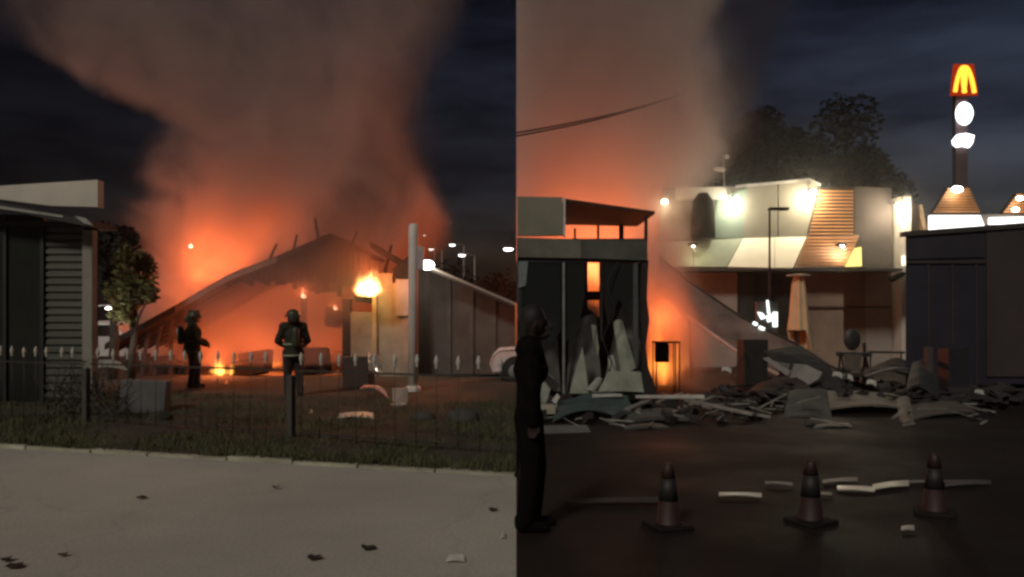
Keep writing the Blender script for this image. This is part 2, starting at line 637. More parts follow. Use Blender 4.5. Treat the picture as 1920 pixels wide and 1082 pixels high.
# ================================================================ FIRE
FIRE = (1.0, 0.19, 0.05)
def flame_mat(strength, core, edge):
    key = 'flame_%.1f_%.2f' % (strength, core[1])
    if key in MATS:
        return MATS[key]
    m = bpy.data.materials.new('flame')
    m.use_nodes = True
    n, l = m.node_tree.nodes, m.node_tree.links
    n.clear()
    def M(op, a, b_=None, clamp=False):
        q = n.new('ShaderNodeMath')
        q.operation = op
        q.use_clamp = clamp
        for i, v in enumerate((a, b_)):
            if v is None:
                continue
            if isinstance(v, (int, float)):
                q.inputs[i].default_value = v
            else:
                l.new(v, q.inputs[i])
        return q.outputs[0]
    t = n.new('ShaderNodeTexCoord')
    sp = n.new('ShaderNodeSeparateXYZ')
    l.new(t.outputs['Object'], sp.inputs['Vector'])
    x, y, z = sp.outputs
    rad = M('SQRT', M('ADD', M('MULTIPLY', x, x), M('MULTIPLY', y, y)))
    prof = M('MULTIPLY', M('SUBTRACT', 1.0, z, True), M('MINIMUM', M('ADD', M('MULTIPLY', z, 3.0), .45), 1.0))
    no = n.new('ShaderNodeTexNoise')
    no.inputs['Scale'].default_value = 2.2
    no.inputs['Detail'].default_value = 2
    mp = n.new('ShaderNodeMapping')
    mp.inputs['Scale'].default_value = (1.6, 1.6, .8)
    oi = n.new('ShaderNodeObjectInfo')
    cb = n.new('ShaderNodeCombineXYZ')
    l.new(M('MULTIPLY', oi.outputs['Random'], 37.0), cb.inputs[2])
    l.new(cb.outputs[0], mp.inputs['Location'])
    l.new(t.outputs['Object'], mp.inputs['Vector'])
    l.new(mp.outputs['Vector'], no.inputs['Vector'])
    f = M('SUBTRACT', prof, rad)
    f = M('ADD', f, M('MULTIPLY', M('SUBTRACT', no.outputs['Fac'], .55), 1.3))
    f = M('MULTIPLY', f, 1.7, True)
    f2 = M('MULTIPLY', f, f)
    rp = n.new('ShaderNodeValToRGB')
    rp.color_ramp.elements[0].color = (*edge, 1)
    rp.color_ramp.elements[0].position = .1
    rp.color_ramp.elements[1].color = (*core, 1)
    rp.color_ramp.elements[1].position = .8
    l.new(f, rp.inputs['Fac'])
    e = n.new('ShaderNodeEmission')
    l.new(rp.outputs['Color'], e.inputs['Color'])
    l.new(M('MULTIPLY', f2, strength), e.inputs['Strength'])
    o = n.new('ShaderNodeOutputMaterial')
    l.new(e.outputs[0], o.inputs['Volume'])
    MATS[key] = m
    return m

TEAR = None
def flame(name, base, h, w, label, power, tongues=5, strength=6.0, radius=0.3, group=None, col=(1.0, 0.42, 0.07)):
    global TEAR
    base = Vector(base)
    if TEAR is None:
        TEAR = MB().lathe([(.5, 0), (.95, .12), (1, .35), (.8, .65), (.4, .92), (.05, 1.05)], (0, 0, 0), 14).mesh('tongue', None)
    rt = thing(name, base, label, 'flame', group)
    m = flame_mat(strength / max(.25, w), col, FIRE)
    for k in range(tongues):
        me = TEAR.copy()
        me.materials.append(m)
        hx = h * (rnd.uniform(.55, .9) if k else 1)
        wx = w * (rnd.uniform(.5, .8) if k else 1) * .62
        dx = rnd.uniform(-.45, .45) * w if k else 0
        inst('tongue', me, rt, base + Vector((dx, rnd.uniform(-.2, .2) * w if k else 0, 0)), (0, rnd.uniform(-.15, .2), rnd.uniform(0, 6)), (wx, wx, hx))
    if power:
        lamp('fire_light', base + Vector((0, -0.1, h * 0.6)), power, FIRE, rt, radius)
    return rt

# ================================================================ WEST SIDE: corner shop, house on fire, fence
# ---- corner shop with the roller shutter (front wall at Y = 13.6)
Y0 = 15.0
def P(px, py, Y=Y0): return S(px, py, Y)
shop = thing('corner_shop', (S(100, 700, Y0).x, Y0, 0), 'grey corner shop with roller shutter and pale fascia board', 'shop')
xl, xr_ = P(-60, 0).x, P(178, 0).x
zt = P(0, 425).z
MB().poly([(xl, Y0 + .12, 0), (xr_, Y0 + .12, 0), (xr_, Y0 + .12, zt), (xl, Y0 + .12, zt)], (-1.0, 1.5, 0)).build('wall', mat('shop_wall', (0.03, 0.028, 0.025), 0.8, 0.3, 1.5, bump=0.2), shop)
MB().b2(xl, P(82, 0).x, Y0 + 0.02, Y0 + 0.10, 0.05, P(0, 402).z).build('door', mat('shop_glass', (0.014, 0.017, 0.012), 0.3, 0.3, 2), shop)
for px in (-58, 10, 80):
    MB().b2(P(px, 0).x - 0.03, P(px, 0).x + 0.03, Y0 - 0.03, Y0 + 0.015, 0.03, P(0, 402).z).build('door_frame', mat('door_frame_dark', (0.022, 0.024, 0.02), 0.5), shop)
sh = MB().b2(P(84, 0).x, P(158, 0).x, Y0 + 0.06, Y0 + 0.10, 0.1, P(0, 425).z).build('shutter', mat('shutter_back', (0.06, 0.065, 0.055), 0.6), shop)
slat_me = MB()
sw = P(158, 0).x - P(84, 0).x
slat_me.poly([(-sw / 2, 0, 0), (-sw / 2, -0.035, 0.03), (-sw / 2, -0.035, 0.10), (-sw / 2, 0, 0.125)], (sw, 0, 0))
slat_me = slat_me.mesh('slat', mat('shutter_slat', (0.115, 0.12, 0.10), 0.55, 0.3, 1.5, metal=0.2))
zz = 0.12
while zz < P(0, 432).z:
    inst('slat', slat_me, sh, ((P(84, 0).x + P(158, 0).x) / 2, Y0 + 0.055, zz), rot=(rnd.uniform(-.05, .05), 0, 0))
    zz += 0.142
MB().b2(P(158, 0).x, P(177, 0).x, Y0 - 0.08, Y0 + 0.118, 0, P(0, 432).z).build('corner_post', mat('corner_post', (0.26, 0.24, 0.20), 0.7, 0.2, 2), shop, bevel=0.01)
# fascia board on the roof edge, slightly lower to the west
fas = MB().poly([P(-60, 352, 14.6), P(183, 337, 14.6), P(183, 388, 14.6), P(96, 386, 14.6), P(-60, 366, 14.6)], (0, 0.22, 0))
fas.build('fascia_board', mat('fascia_pale', (0.55, 0.50, 0.42), 0.6, 0.18, 0.8, bump=0.1), shop)
MB().poly([P(-60, 368, 14.4), P(172, 414, 14.4), P(172, 426, 14.4), P(-60, 380, 14.4)], (0, 0.5, 0)).build('eave', mat('eave_dark', (0.03, 0.027, 0.024), 0.7), shop)
MB().poly([P(-60, 377, 14.38), P(118, 404, 14.38), P(118, 408, 14.38), P(-60, 383, 14.38)], (0, 0.03, 0)).build('gutter', mat('gutter_pale', (0.34, 0.33, 0.29), 0.5), shop)
MB().poly([P(140, 405, 14.36), P(160, 409, 14.36), P(174, 423, 14.36), P(158, 419, 14.36)], (0, 0.03, 0)).build('gutter_end', mat('gutter_pale', (0.34, 0.33, 0.29), 0.5), shop)
MB().b2(P(-60, 0).x, P(183, 0).x - .02, Y0 - 0.1, Y0 + 0.8, P(0, 424).z, P(0, 416).z).build('roof', mat('shop_roof', (0.05, 0.045, 0.04), 0.8), shop)

# ---- trees
def tree(name, base, h, cw, ch, label, leafcol, nleaf=3500, group=None, lsize=0.16, seed=1, cz=None, tmat=BARK):
    r = random.Random(seed)
    base = Vector(base)
    rt = thing(name, base, label, 'tree', group)
    q = MB()
    top = base + Vector((r.uniform(-.2, .2), 0, h - ch * 0.45))
    q.tube([base, base + Vector((.04, 0, h * .25)), base.lerp(top, .6) + Vector((r.uniform(-.1, .1), .1, 0)), top], [h * .035, h * .028, h * .02, h * .008], 8)
    cc = base + Vector((0, 0, h - ch / 2))
    clumps = []
    for k in range(16):
        u = Vector((r.gauss(0, .45), r.gauss(0, .45), r.gauss(0, .45)))
        if u.length > 1:
            u.normalize()
        c = cc + Vector((u.x * cw / 2, u.y * cw / 2, u.z * ch / 2))
        clumps.append((c, r.uniform(.16, .34) * min(cw, ch)))
        st = base.lerp(top, r.uniform(.45, .95))
        q.tube([st, st.lerp(c, .5) + Vector((0, 0, .1)), c], [h * .012, h * .008, h * .003], 5)
    q.build('trunk', tmat, rt, smooth=True)
    q = MB()
    for i in range(nleaf):
        c, rad = r.choice(clumps)
        d = Vector((r.gauss(0, 1), r.gauss(0, 1), r.gauss(0, 1))).normalized() * rad * r.random() ** .45
        p = c + d
        a = Vector((r.gauss(0, 1), r.gauss(0, 1), r.gauss(0, .6))).normalized()
        e = a.cross(Vector((r.gauss(0, 1), r.gauss(0, 1), r.gauss(0, 1)))).normalized()
        s_ = lsize * r.uniform(.6, 1.3)
        q.add([p - a * s_, p + e * s_ * .45, p + a * s_, p - e * s_ * .45], [(0, 1, 2, 3)])
    q.build('crown', leafcol, rt)
    return rt

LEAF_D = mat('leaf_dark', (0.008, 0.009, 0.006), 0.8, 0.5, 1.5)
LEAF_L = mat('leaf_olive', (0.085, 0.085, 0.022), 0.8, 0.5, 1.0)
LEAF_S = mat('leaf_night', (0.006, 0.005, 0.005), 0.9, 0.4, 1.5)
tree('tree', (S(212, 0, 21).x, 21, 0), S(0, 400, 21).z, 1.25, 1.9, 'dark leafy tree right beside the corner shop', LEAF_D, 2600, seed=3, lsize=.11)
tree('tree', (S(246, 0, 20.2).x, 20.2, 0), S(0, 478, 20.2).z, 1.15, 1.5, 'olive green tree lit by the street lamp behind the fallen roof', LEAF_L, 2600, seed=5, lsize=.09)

# ---- street lamps
def street_lamp(loc, h, label, power=0, head=0.35, arm=0.8, rz=0.0, strength=12, col=(1, .93, .82), group=None, pr=0.05):
    loc = Vector(loc)
    rt = thing('street_lamp', loc, label, 'street lamp', group)
    d = Vector((math.cos(rz), math.sin(rz), 0))
    MB().tube([loc, loc + Vector((0, 0, h * .5)), loc + Vector((0, 0, h))], [pr * 1.3, pr, pr * .8], 8).build('pole', GREYPAINT, rt, smooth=True)
    e = loc + Vector((0, 0, h)) + d * arm
    MB().tube([loc + Vector((0, 0, h)), loc + Vector((0, 0, h + .12)) + d * arm * .5, e + Vector((0, 0, .12))], pr * .6, 6).build('arm', GREYPAINT, rt, smooth=True)
    hd = MB().ball(e + Vector((0, 0, .12)), head, 12, (1.0, .6, .3)).build('lamp_head', GREYPAINT, rt, smooth=True)
    MB().ball(e + Vector((0, 0, .04)), head * .85, 12, (.9, .55, .32)).build('lamp_glass', emit('lamp_glass_%d' % int(strength), col, strength), hd, smooth=True)
    if power:
        lamp('lamp_light', e + Vector((0, 0, -.3)), power, col, rt, .15)
    return rt
p = S(203, 572, 19.4)
street_lamp((p.x - .4, 19.4, 0), p.z - .12, 'short lit lamp between corner shop and olive tree', power=26, arm=.4, head=.10, strength=9, pr=.03)
for (px, py, Y, lab, hd) in [(795, 440, 62, 'small far street lamp touching the pale column top', .22), (808, 466, 58, 'dim far street lamp lowest of the pair by the pale column', .26),
                         (848, 458, 55, 'far street lamp higher of the two in mid sky', .26), (866, 477, 50, 'far street lamp lower of the two in mid sky', .28),
                         (953, 465, 44, 'bright far street lamp standing alone over the dark hall', .34)]:
    p = S(px, py, Y)
    street_lamp((p.x + .8, Y, 0), p.z - .1, lab, arm=.8, rz=PI, head=hd, strength=7 if hd < .3 else 12, pr=.06, col=(1, .96, .9))

# ---- cars
def car(name, loc, rz, L, H, paint, label, wheel_r=0.31, cab=(0.27, 0.40, 0.80, 0.97), hood=0.6, tail=0.62, W=1.7, lights=None):
    "nose at local x=0, tail at x=L; profile in fractions"
    loc = Vector(loc)
    rt = thing(name, loc, label, 'car')
    rt.rotation_euler = (0, 0, rz)
    def prof(w):
        pts = [(0.02, .22), (0.0, .36), (0.02, .50), (0.06, hood - .04), (cab[0], hood), (cab[1], .965), ((cab[1] + cab[2]) / 2, 1.0), (cab[2], .96), (cab[3], tail), (1.0, tail - .08), (1.0, .3), (0.98, .2)]
        return pts
    def addchild(q, nm, m, par=rt, smooth=False, bevel=0):
        o = bpy.data.objects.new(nm, q.mesh(nm, m, smooth))
        sc.collection.objects.link(o)
        o.parent = par
        if bevel:
            md = o.modifiers.new('bevel', 'BEVEL'); md.width = bevel; md.segments = 3; md.limit_method = 'ANGLE'
        return o
    q = MB()
    pts = prof(1)
    n = len(pts)
    rows = []
    for (yy, inset, top) in ((-W / 2 + .06, .10, .0), (-W / 2, .0, 0), (W / 2, .0, 0), (W / 2 - .06, .10, 0)):
        for (fx, fz) in pts:
            yi = yy
            if fz > max(hood, tail) + .05:
                yi = yy * (0.78 if abs(yy) == W / 2 else .74)
            rows.append((fx * L, yi, fz * H))
    fs = []
    for r_ in range(3):
        for i in range(n):
            j = (i + 1) % n
            fs.append((r_ * n + i, r_ * n + j, (r_ + 1) * n + j, (r_ + 1) * n + i))
    fs.append(tuple(range(n)))
    fs.append(tuple(range(4 * n - 1, 3 * n - 1, -1)))
    q.add(rows, fs)
    body = addchild(q, 'body', paint, bevel=.05, smooth=False)
    for sgn in (-1, 1):
        for (a0, a1) in ((cab[0] + .05, .5 * (cab[1] + cab[2]) + .01), (.5 * (cab[1] + cab[2]) + .03, cab[3] - .05)):
            q = MB()
            y_ = sgn * (W / 2 * .89)
            y2 = sgn * (W / 2 * .795)
            up0, up1 = max(a0, cab[1] + .01), min(a1, cab[2] - .01)
            q.poly([(a0 * L, y_, (max(hood, tail) + .04) * H), (a1 * L, y_, (max(hood, tail) + .04) * H), (up1 * L, y2, .92 * H), (up0 * L, y2, .92 * H)], (0, sgn * .05, 0))
            addchild(q, 'window', DARKGLASS, rt)
    for fx in (0.19, .80):
        for sgn in (-1, 1):
            q = MB().lathe([(wheel_r * .72, -.1), (wheel_r, -.08), (wheel_r, .08), (wheel_r * .72, .1)], (fx * L, sgn * (W / 2 - .06), wheel_r), 20, 'y')
            w_ = addchild(q, 'wheel', RUBBER, rt, True)
            q = MB().lathe([(.02, -.03), (wheel_r * .6, -.02), (wheel_r * .64, .02), (.02, .03)], (fx * L, sgn * (W / 2 + .045), wheel_r), 14, 'y')
            addchild(q, 'rim', GREYPAINT, w_, True)
            q = MB().lathe([(wheel_r * 1.05, -.01), (wheel_r * 1.2, -.01), (wheel_r * 1.2, .012), (wheel_r * 1.05, .012)], (fx * L, sgn * (W / 2 + .01), wheel_r + .02), 20, 'y')
            addchild(q, 'wheel_arch', RUBBER, rt, True)
    for sgn in (-1, 1):
        q = MB().ball((.05 * L, sgn * W * .36, .47 * H), .12, 10, (.8, 1.3, .6))
        addchild(q, 'headlight', mat('lens', (.5, .5, .48), .2), rt, True)
        q = MB().box((L - .01, sgn * W * .40, .52 * H), (.06, .22, .13))
        addchild(q, 'tail_light', lights or mat('tail_lens', (.25, .02, .02), .3), rt)
    return rt
car('parked_car', (-0.64, 20.85, 0), 0.0, 3.35, 1.40, mat('pink_lit_paint', (.72, .60, .57), .35, .08, 2), 'pale car with pink glow in its colour, half hidden behind the dark burnt shop', hood=.63)  # pink light on the pale body put into the paint colour
p = S(190, 0, 27)
car('parked_car', (S(292, 0, 28.2).x, 29.2, 0), PI, 4.2, 1.55, mat('white_van_paint', (.66, .63, .62), .4, .08, 2), 'white car parked between corner shop and fallen roof', hood=.62, lights=emit('tail_lit', (1, .35, .3), 2.5))

# ---- house on fire: fallen roof, open front, one gable wall left
house = thing('burning_house', (-7.5, 24, 0), 'burning house with roof fallen to the ground at one end', 'house')
ROOFM = mat('roof_underside', (0.045, 0.033, 0.028), 0.8, 0.5, 2, bump=0.3)
ya, yb = 22.6, 27.6
rl = [S(198, 652, ya), S(330, 580, ya), S(430, 522, ya), S(520, 488, ya), S(618, 446, ya)]
# west slope in four sagging sheets with battens and a pale verge board
for i in range(4):
    a, b_ = rl[i], rl[i + 1]
    q = MB()
    a2 = Vector((a.x, yb, a.z + .1 * (i > 0))); b2_ = Vector((b_.x, yb, b_.z + .1))
    q.poly([a, b_, b2_, a2], (0, 0, .13))
    q.build('roof_sheet', ROOFM, house)
    dv = (b_ - a)
    q = MB().poly([a + Vector((0, -.06, -.06)), b_ + Vector((0, -.06, -.06)), b_ + Vector((0, -.06, .10)), a + Vector((0, -.06, .10))], (0, .055, 0))
    q.build('verge_board', mat('verge_board', (.30, .22, .18), .7, .35, 2) if i in (1, 2) else CHAR, house)
for k in range(6):
    t = (k + .5) / 6
    Y = ya + .35 + (yb - ya - 1.2) * t
    q = MB()
    for i in range(4):
        q.tube([(rl[i].x, Y, rl[i].z - .09), (rl[i + 1].x, Y, rl[i + 1].z - .09)], .055, 4)
    q.build('rafter', CHAR, house)
# east slope from the ridge
re_ = [S(604, 452, ya), S(668, 470, ya), S(694, 462, ya), S(776, 512, ya)]
for i in (0, 2):
    a, b_ = re_[i], re_[i + 1]
    MB().poly([a, b_, Vector((b_.x, 27.5, b_.z)), Vector((a.x, 27.5, a.z))], (0, 0, .12)).build('roof_sheet', ROOFM, house)
    MB().poly([a + Vector((0, -.06, -.05)), b_ + Vector((0, -.06, -.05)), b_ + Vector((0, -.06, .16)), a + Vector((0, -.06, .16))], (0, .055, 0)).build('verge_board', CHAR, house)
for (px, py, dx, dz) in ((500, 492, .25, .55), (548, 472, .1, .5), (597, 450, -.12, .62), (655, 462, .2, .45), (725, 485, .12, .4)):
    a = S(px, py, ya + .4)
    MB().tube([a - Vector((dx * .5, 0, .4)), a + Vector((dx, .1, dz))], [.05, .035], 5).build('broken_rafter', CHAR, house)
# dark boards added for the shade under the ridge: separate, ragged lower ends
for k in range(26):
    px = 424 + k * 10.4
    top = 528 - (px - 424) * .44 if px < 612 else 446 + (px - 612) * .36
    bot = {True: 552 - abs(px - 590) * .14 + 10 * math.sin(px * .021), False: 540 - (px - 640) * .35}[px < 640] + rnd.uniform(-5, 5)
    if bot - top < 8:
        bot = top + 8
    a, b_ = S(px, top + 3, ya + .06), S(px + 9.6, bot, ya + .06)
    MB().b2(a.x, b_.x, ya + .03 + rnd.uniform(0, .012), ya + .07, b_.z, a.z).build('gable_shade', CHAR, house)
# standing wall at the east end with door opening
WALLM = mat('scorched_plaster', (0.40, 0.32, 0.25), .85, .45, 1.2, bump=.3, col2=(.5, .42, .33))
zw = S(0, 512, ya).z
for (pa, pb, pt, pbm) in [(655, 705, 585, 730), (705, 735, 512, 730), (735, 778, 530, 730)]:
    a, b_ = S(pa, pt, ya), S(pb, pbm, ya)
    MB().b2(a.x, b_.x - .004, ya + .1, ya + .35, 0, a.z).build('wall', WALLM, house)
MB().b2(S(742, 0, ya).x, S(775, 0, ya).x, ya + .04, ya + .096, S(0, 592, ya).z, S(0, 523, ya).z).build('shutter', mat('house_shutter', (.42, .38, .36), .7, .2, 2), house)
MB().b2(S(698, 0, ya).x, S(706, 0, ya).x, ya - .02, ya + .09, 0, S(0, 520, ya).z).build('corner_trim', mat('trim_scorched', (.5, .36, .22), .7, .3, 2), house)
MB().b2(S(640, 0, ya).x, S(656, 0, ya).x, ya + .1, ya + .3, 0, S(0, 560, ya).z).build('post', CHAR, house)
MB().poly([S(660, 556, ya), S(706, 540, ya), S(700, 570, ya), S(668, 566, ya)], (0, .3, 0)).build('bracket', CHAR, house)
MB().b2(S(705, 0, ya).x, S(778, 0, ya).x, ya + .4, 24, 0, S(0, 540, ya).z).build('side_room', mat('side_room_wall', (.03, .027, .025), .8, .4, 1.5), house)
MB().poly([S(735, 505, ya - .05), S(765, 480, ya - .05), S(778, 490, ya - .05), S(772, 520, ya - .05), S(742, 522, ya - .05)], (0, .5, 0)).build('eave_piece', CHAR, house)
# low ruins inside: charred stubs
for k in range(9):
    px = rnd.uniform(235, 640); Y = rnd.uniform(23.2, 27)
    a = S(px, 0, Y)
    hgt = rnd.uniform(.25, .8)
    MB().box((a.x, Y, hgt / 2), (rnd.uniform(.3, 1.2), rnd.uniform(.1, .4), hgt), (0, rnd.uniform(-.2, .2), rnd.uniform(-.5, .5)), .05).build('charred_stub', CHAR, house)
# row of collapsed wall boards under the low end of the roof
for k in range(0, 11, 2):
    px = 212 + k * 14 + rnd.uniform(-5, 5)
    a = S(px, 0, ya + .2)
    top = 652 - (px - 198) * .52 + 8
    MB().box((a.x, ya + .2, S(0, top, ya).z / 2), (rnd.uniform(.07, .2), .05, max(.2, S(0, top, ya).z)), (0, rnd.uniform(-.22, .22), 0)).build('wall_board', mat('wall_board_red', (.06, .035, .03), .8, .5, 2), house)

flame('flame', S(410, 706, 22.0), .85, .6, 'small bright flame low behind the first firefighter', 150, 4, 8.0, .3, col=(1, .5, .08))
flame('flame', S(694, 556, 21.9), 1.15, .85, 'bright yellow flame at the top of the scorched wall', 130, 6, 22.0, .2, col=(1, .72, .22))
flame('flame', S(568, 560, 22.4), .36, .2, 'small pinkish flame on the charred post by the second firefighter', 14, 2, 12.0, .08, col=(1, .6, .35))
flame('flame', S(628, 582, 22.4), .26, .15, 'tiny flame between charred post and scorched wall', 8, 2, 10.0, .08, col=(1, .6, .35))
flame('flame', S(359, 466, 25.4), .3, .18, 'tiny bright flame high in the smoke over the fallen roof', 8, 2, 14.0, .08, col=(1, .75, .45))
flame('flame', S(500, 690, 25.0), 1.1, 1.0, 'large fire burning deep under the fallen roof', 480, 5, 1.2, .6, col=(1, .3, .04))
flame('flame', S(420, 610, 30.0), 2.6, 2.4, 'large fire burning behind the fallen roof', 5200, 6, 1.2, .9, col=(1, .3, .04))
flame('flame', S(570, 600, 29.5), 2.4, 1.8, 'second large fire added behind the roof ridge to widen the glow', 2300, 5, 1.2, .8, col=(1, .3, .04))  # extra fire added to spread light through the smoke
flame('flame', S(600, 690, 24.6), .9, .7, 'fire burning behind the scorched wall', 130, 4, 1.2, .5, col=(1, .3, .04))
MB().tube([S(572, 720, 23.5), S(570, 640, 23.5), S(570, 556, 23.5)], .09, 6).build('post', CHAR, house)
MB().box(S(628, 596, 23.5), (.5, .3, .45), (0, .2, .3), .08).build('hanging_piece', CHAR, house)

# ---- pale column
q = thing('column', (S(775, 0, 17.5).x, 17.5, 0), 'tall pale round column standing before the dark hall', 'column')
c0 = S(775, 420, 17.5)
MB().lathe([(.11, 0), (.105, c0.z - .05), (.08, c0.z)], (c0.x, 17.5, 0), 14).build('shaft', mat('column_paint', (.74, .66, .60), .6, .15, 2), q, smooth=True)
MB().lathe([(.17, 0), (.17, .12), (.13, .16)], (c0.x, 17.5, 0), 14).build('base', mat('column_paint', (.74, .66, .60), .6, .15, 2), q)
MB().box((c0.x + .16, 17.5, c0.z - .75), (.14, .12, .5)).build('meter_box', mat('meter_box', (.4, .34, .33), .6), q, bevel=.01)

# ---- dark hall east of the house, with a sloping lit roof edge
hall = thing('dark_hall', (-2, 23.6, 0), 'dark grey hall with long sloping eave behind the fence', 'hall')
HY_ = 23.6
e0, e1 = S(770, 486, HY_), S(966, 572, HY_)
MB().poly([(e0.x, HY_, 0), (e1.x, HY_, 0), (e1.x, HY_, e1.z), (e0.x, HY_, e0.z)], (.1, 2.2, 0)).build('wall', mat('hall_wall', (.085, .072, .062), .85, .45, .8, bump=.2), hall)
MB().poly([S(770, 482, HY_ - .8), S(966, 566, HY_ - .8), S(966, 577, HY_ - .8), S(770, 492, HY_ - .8)], (.05, 2.6, 0)).build('roof', mat('hall_roof', (.05, .047, .042), .8, .3, 1), hall)
MB().poly([S(792, 493, HY_ - .84), S(966, 568, HY_ - .84), S(966, 572, HY_ - .84), S(792, 497, HY_ - .84)], (0, .03, 0)).build('gutter', mat('hall_lit_edge', (.26, .25, .22), .6), hall)  # faint light along the roof edge painted as a pale strip
for k in range(4):
    a = S(800 + k * 42, 0, HY_)
    MB().b2(a.x - .06, a.x + .06, HY_ - .06, HY_ - .004, 0, S(0, 505 + k * 18, HY_).z).build('pilaster', mat('hall_pilaster', (.085, .078, .068), .8), hall)
wlq = MB().ball(S(800, 497, HY_ - 1.0), .17, 12, (1.3, .7, .8)).build('wall_lamp', emit('hall_lamp', (1, .92, .82), 14), hall, smooth=True)
lamp('lamp_light', S(804, 510, HY_ - 1.3), 22, (1, .9, .75), hall, .12)
tree('tree', (S(905, 0, 42).x, 42, 0), S(0, 500, 42).z, 4.0, 3.4, 'dark tree behind the dark hall', LEAF_D, 1800, seed=11)
tree('tree', (S(850, 0, 46).x, 46, 0), S(0, 505, 46).z, 4.0, 3.4, 'dark low tree under the far street lamps', LEAF_D, 1800, seed=12)

# ---- fence
fence = thing('fence', (-5, fence_y(-5), 0), 'low grey picket fence with spear tips along the verge', 'fence')
FM = mat('fence_paint', (.05, .045, .038), .55, .3, 5, metal=.2)
FT = mat('fence_tip_lit', (.55, .53, .46), .45, .2, 5)  # the light the tips catch is put into this paler colour
q = MB().tube([(0, 0, .04), (0, 0, 1.03)], .005, 6)
pick_me = q.mesh('picket', FM, True)
tip_me = MB().lathe([(.010, 0), (.022, .012), (.012, .03), (.024, .06), (.030, .085), (.018, .13), (.004, .165)], (0, 0, 0), 8).mesh('finial', FT, True)
ang = math.atan(-.4545)
X = -.16
k = 0
while X > -9.4:
    if abs(X + 6.45) > .12 and abs(X + 2.93) > .12:
        pk = inst('picket', pick_me, fence, (X, fence_y(X), rnd.uniform(-.01, .01)), (rnd.uniform(-.02, .02), rnd.uniform(-.02, .02), 0))
        ti = bpy.data.objects.new('finial', tip_me)
        sc.collection.objects.link(ti)
        ti.location = (0, 0, 1.02)
        ti.parent = pk
    X -= .262
for (xa, xb) in ((-.03, -2.86), (-3.0, -6.38), (-6.52, -9.6)):
    for z in (.14, .94):
        a, b_ = Vector((xa, fence_y(xa) + .022, z)), Vector((xb, fence_y(xb) + .022, z + rnd.uniform(-.012, .012)))
        MB().box((a + b_) / 2, ((a - b_).length, .02, .024), (0, 0, ang)).build('rail', FM, fence)
for X in (-6.45, -2.93):
    MB().box((X, fence_y(X), .44), (.09, .09, .88), (0, 0, ang)).build('post', mat('fence_post', (.07, .062, .052), .7, .3, 3), fence, bevel=.012)

# ---- loose things behind and before the fence
def block(name, px, py, Y, w, h, d, m, label, cat, rz=0.0, tilt=0.0, group=None, bevel=.012, zbase=0.03):
    x = S(px, 0, Y).x
    q = MB().box((x, Y, zbase + h / 2), (w, d, h), (0, tilt, rz), min(w, h, d) * .06)
    o = q.build(name, m, bevel=bevel)
    return tag(o, label, cat, group)
LITTER = mat('bent_white_sheet', (.50, .47, .43), .45, .3, 4)
GREYBOX = mat('grey_box', (.11, .11, .105), .7, .3, 2)
block('metal_box', 275, 0, 13.6, .72, .55, .4, GREYBOX, 'grey metal box lying behind the fence near its post', 'box', rz=.2, tilt=.06)
block('cardboard_box', 750, 0, 14.9, .28, .30, .25, mat('red_lit_box', (.40, .30, .25), .8, .2, 3), 'small pale box below the pale column, red firelight in its colour', 'box', rz=.2)  # firelight on the pale box put into its colour

def sheet(name, pts, th, m, label, cat, group=None, bend=0.0, n=6):
    "bent sheet through four corners (a b c d), thickness th"
    a, b_, c, d = [Vector(p) for p in pts]
    vs = []
    nor = (b_ - a).cross(d - a).normalized()
    for j in range(n + 1):
        for i in range(n + 1):
            u, v = i / n, j / n
            p = a.lerp(b_, u).lerp(d.lerp(c, u), v)
            p = p + nor * (bend * math.sin(PI * u) + .25 * bend * math.sin(3 * v + 5 * u) + bend * .3 * mnoise.noise(p * 3))
            vs.append(p)
    fs = [(j * (n + 1) + i, j * (n + 1) + i + 1, (j + 1) * (n + 1) + i + 1, (j + 1) * (n + 1) + i) for j in range(n) for i in range(n)]
    q = MB().add(vs, fs)
    o = q.build(name, m)
    md = o.modifiers.new('thickness', 'SOLIDIFY')
    md.thickness = th
    md.offset = 0
    if label:
        tag(o, label, cat, group)
    return o
def flat(px0, px1, py, dpx, z=.05):
    Y = gy(py)
    Y2 = gy(py - dpx)
    return [Vector((S(px0, 0, Y).x, Y, z)), Vector((S(px1, 0, Y).x, Y, z)), Vector((S(px1 - 4, 0, Y2).x, Y2, z + .02)), Vector((S(px0 + 6, 0, Y2).x, Y2, z + .015))]
sheet('metal_sheet', [S(675, 728, 16), S(728, 744, 15.6), S(722, 736, 16.2), S(690, 722, 16.6)], .02, mat('red_lit_sheet', (.55, .22, .18), .4, .4, 6), 'crumpled sheet with red firelight in its colour before the scorched wall', 'sheet', bend=.08)  # red glow of the fire put into the sheet colour
sheet('metal_sheet', flat(632, 704, 791, 8), .012, LITTER, 'bright white bent strip on dark ground behind the fence', 'sheet', bend=.03)
sheet('metal_sheet', flat(728, 766, 769, 5), .012, LITTER, 'thin pale strip below the small pale box', 'sheet', bend=.02)
sheet('metal_sheet', [S(688, 660, 18.2), S(712, 664, 18.2), S(716, 700, 18), S(692, 694, 18)], .02, mat('chrome_scrap', (.6, .5, .42), .25, .4, 5, metal=.6), 'shiny crumpled metal panel before the scorched wall', 'metal panel', bend=.14, n=8)
block('crate', 672, 0, 18.6, .62, .72, .5, mat('dark_red_crate', (.06, .035, .03), .8, .4, 2), 'dark crate standing beside the shiny metal panel', 'crate')
sheet('paper_scrap', flat(554, 572, 728, 10, .06), .01, mat('greenish_scrap', (.2, .24, .22), .7), 'small grey green scrap at the second firefighter\'s feet', 'scrap', bend=.03)
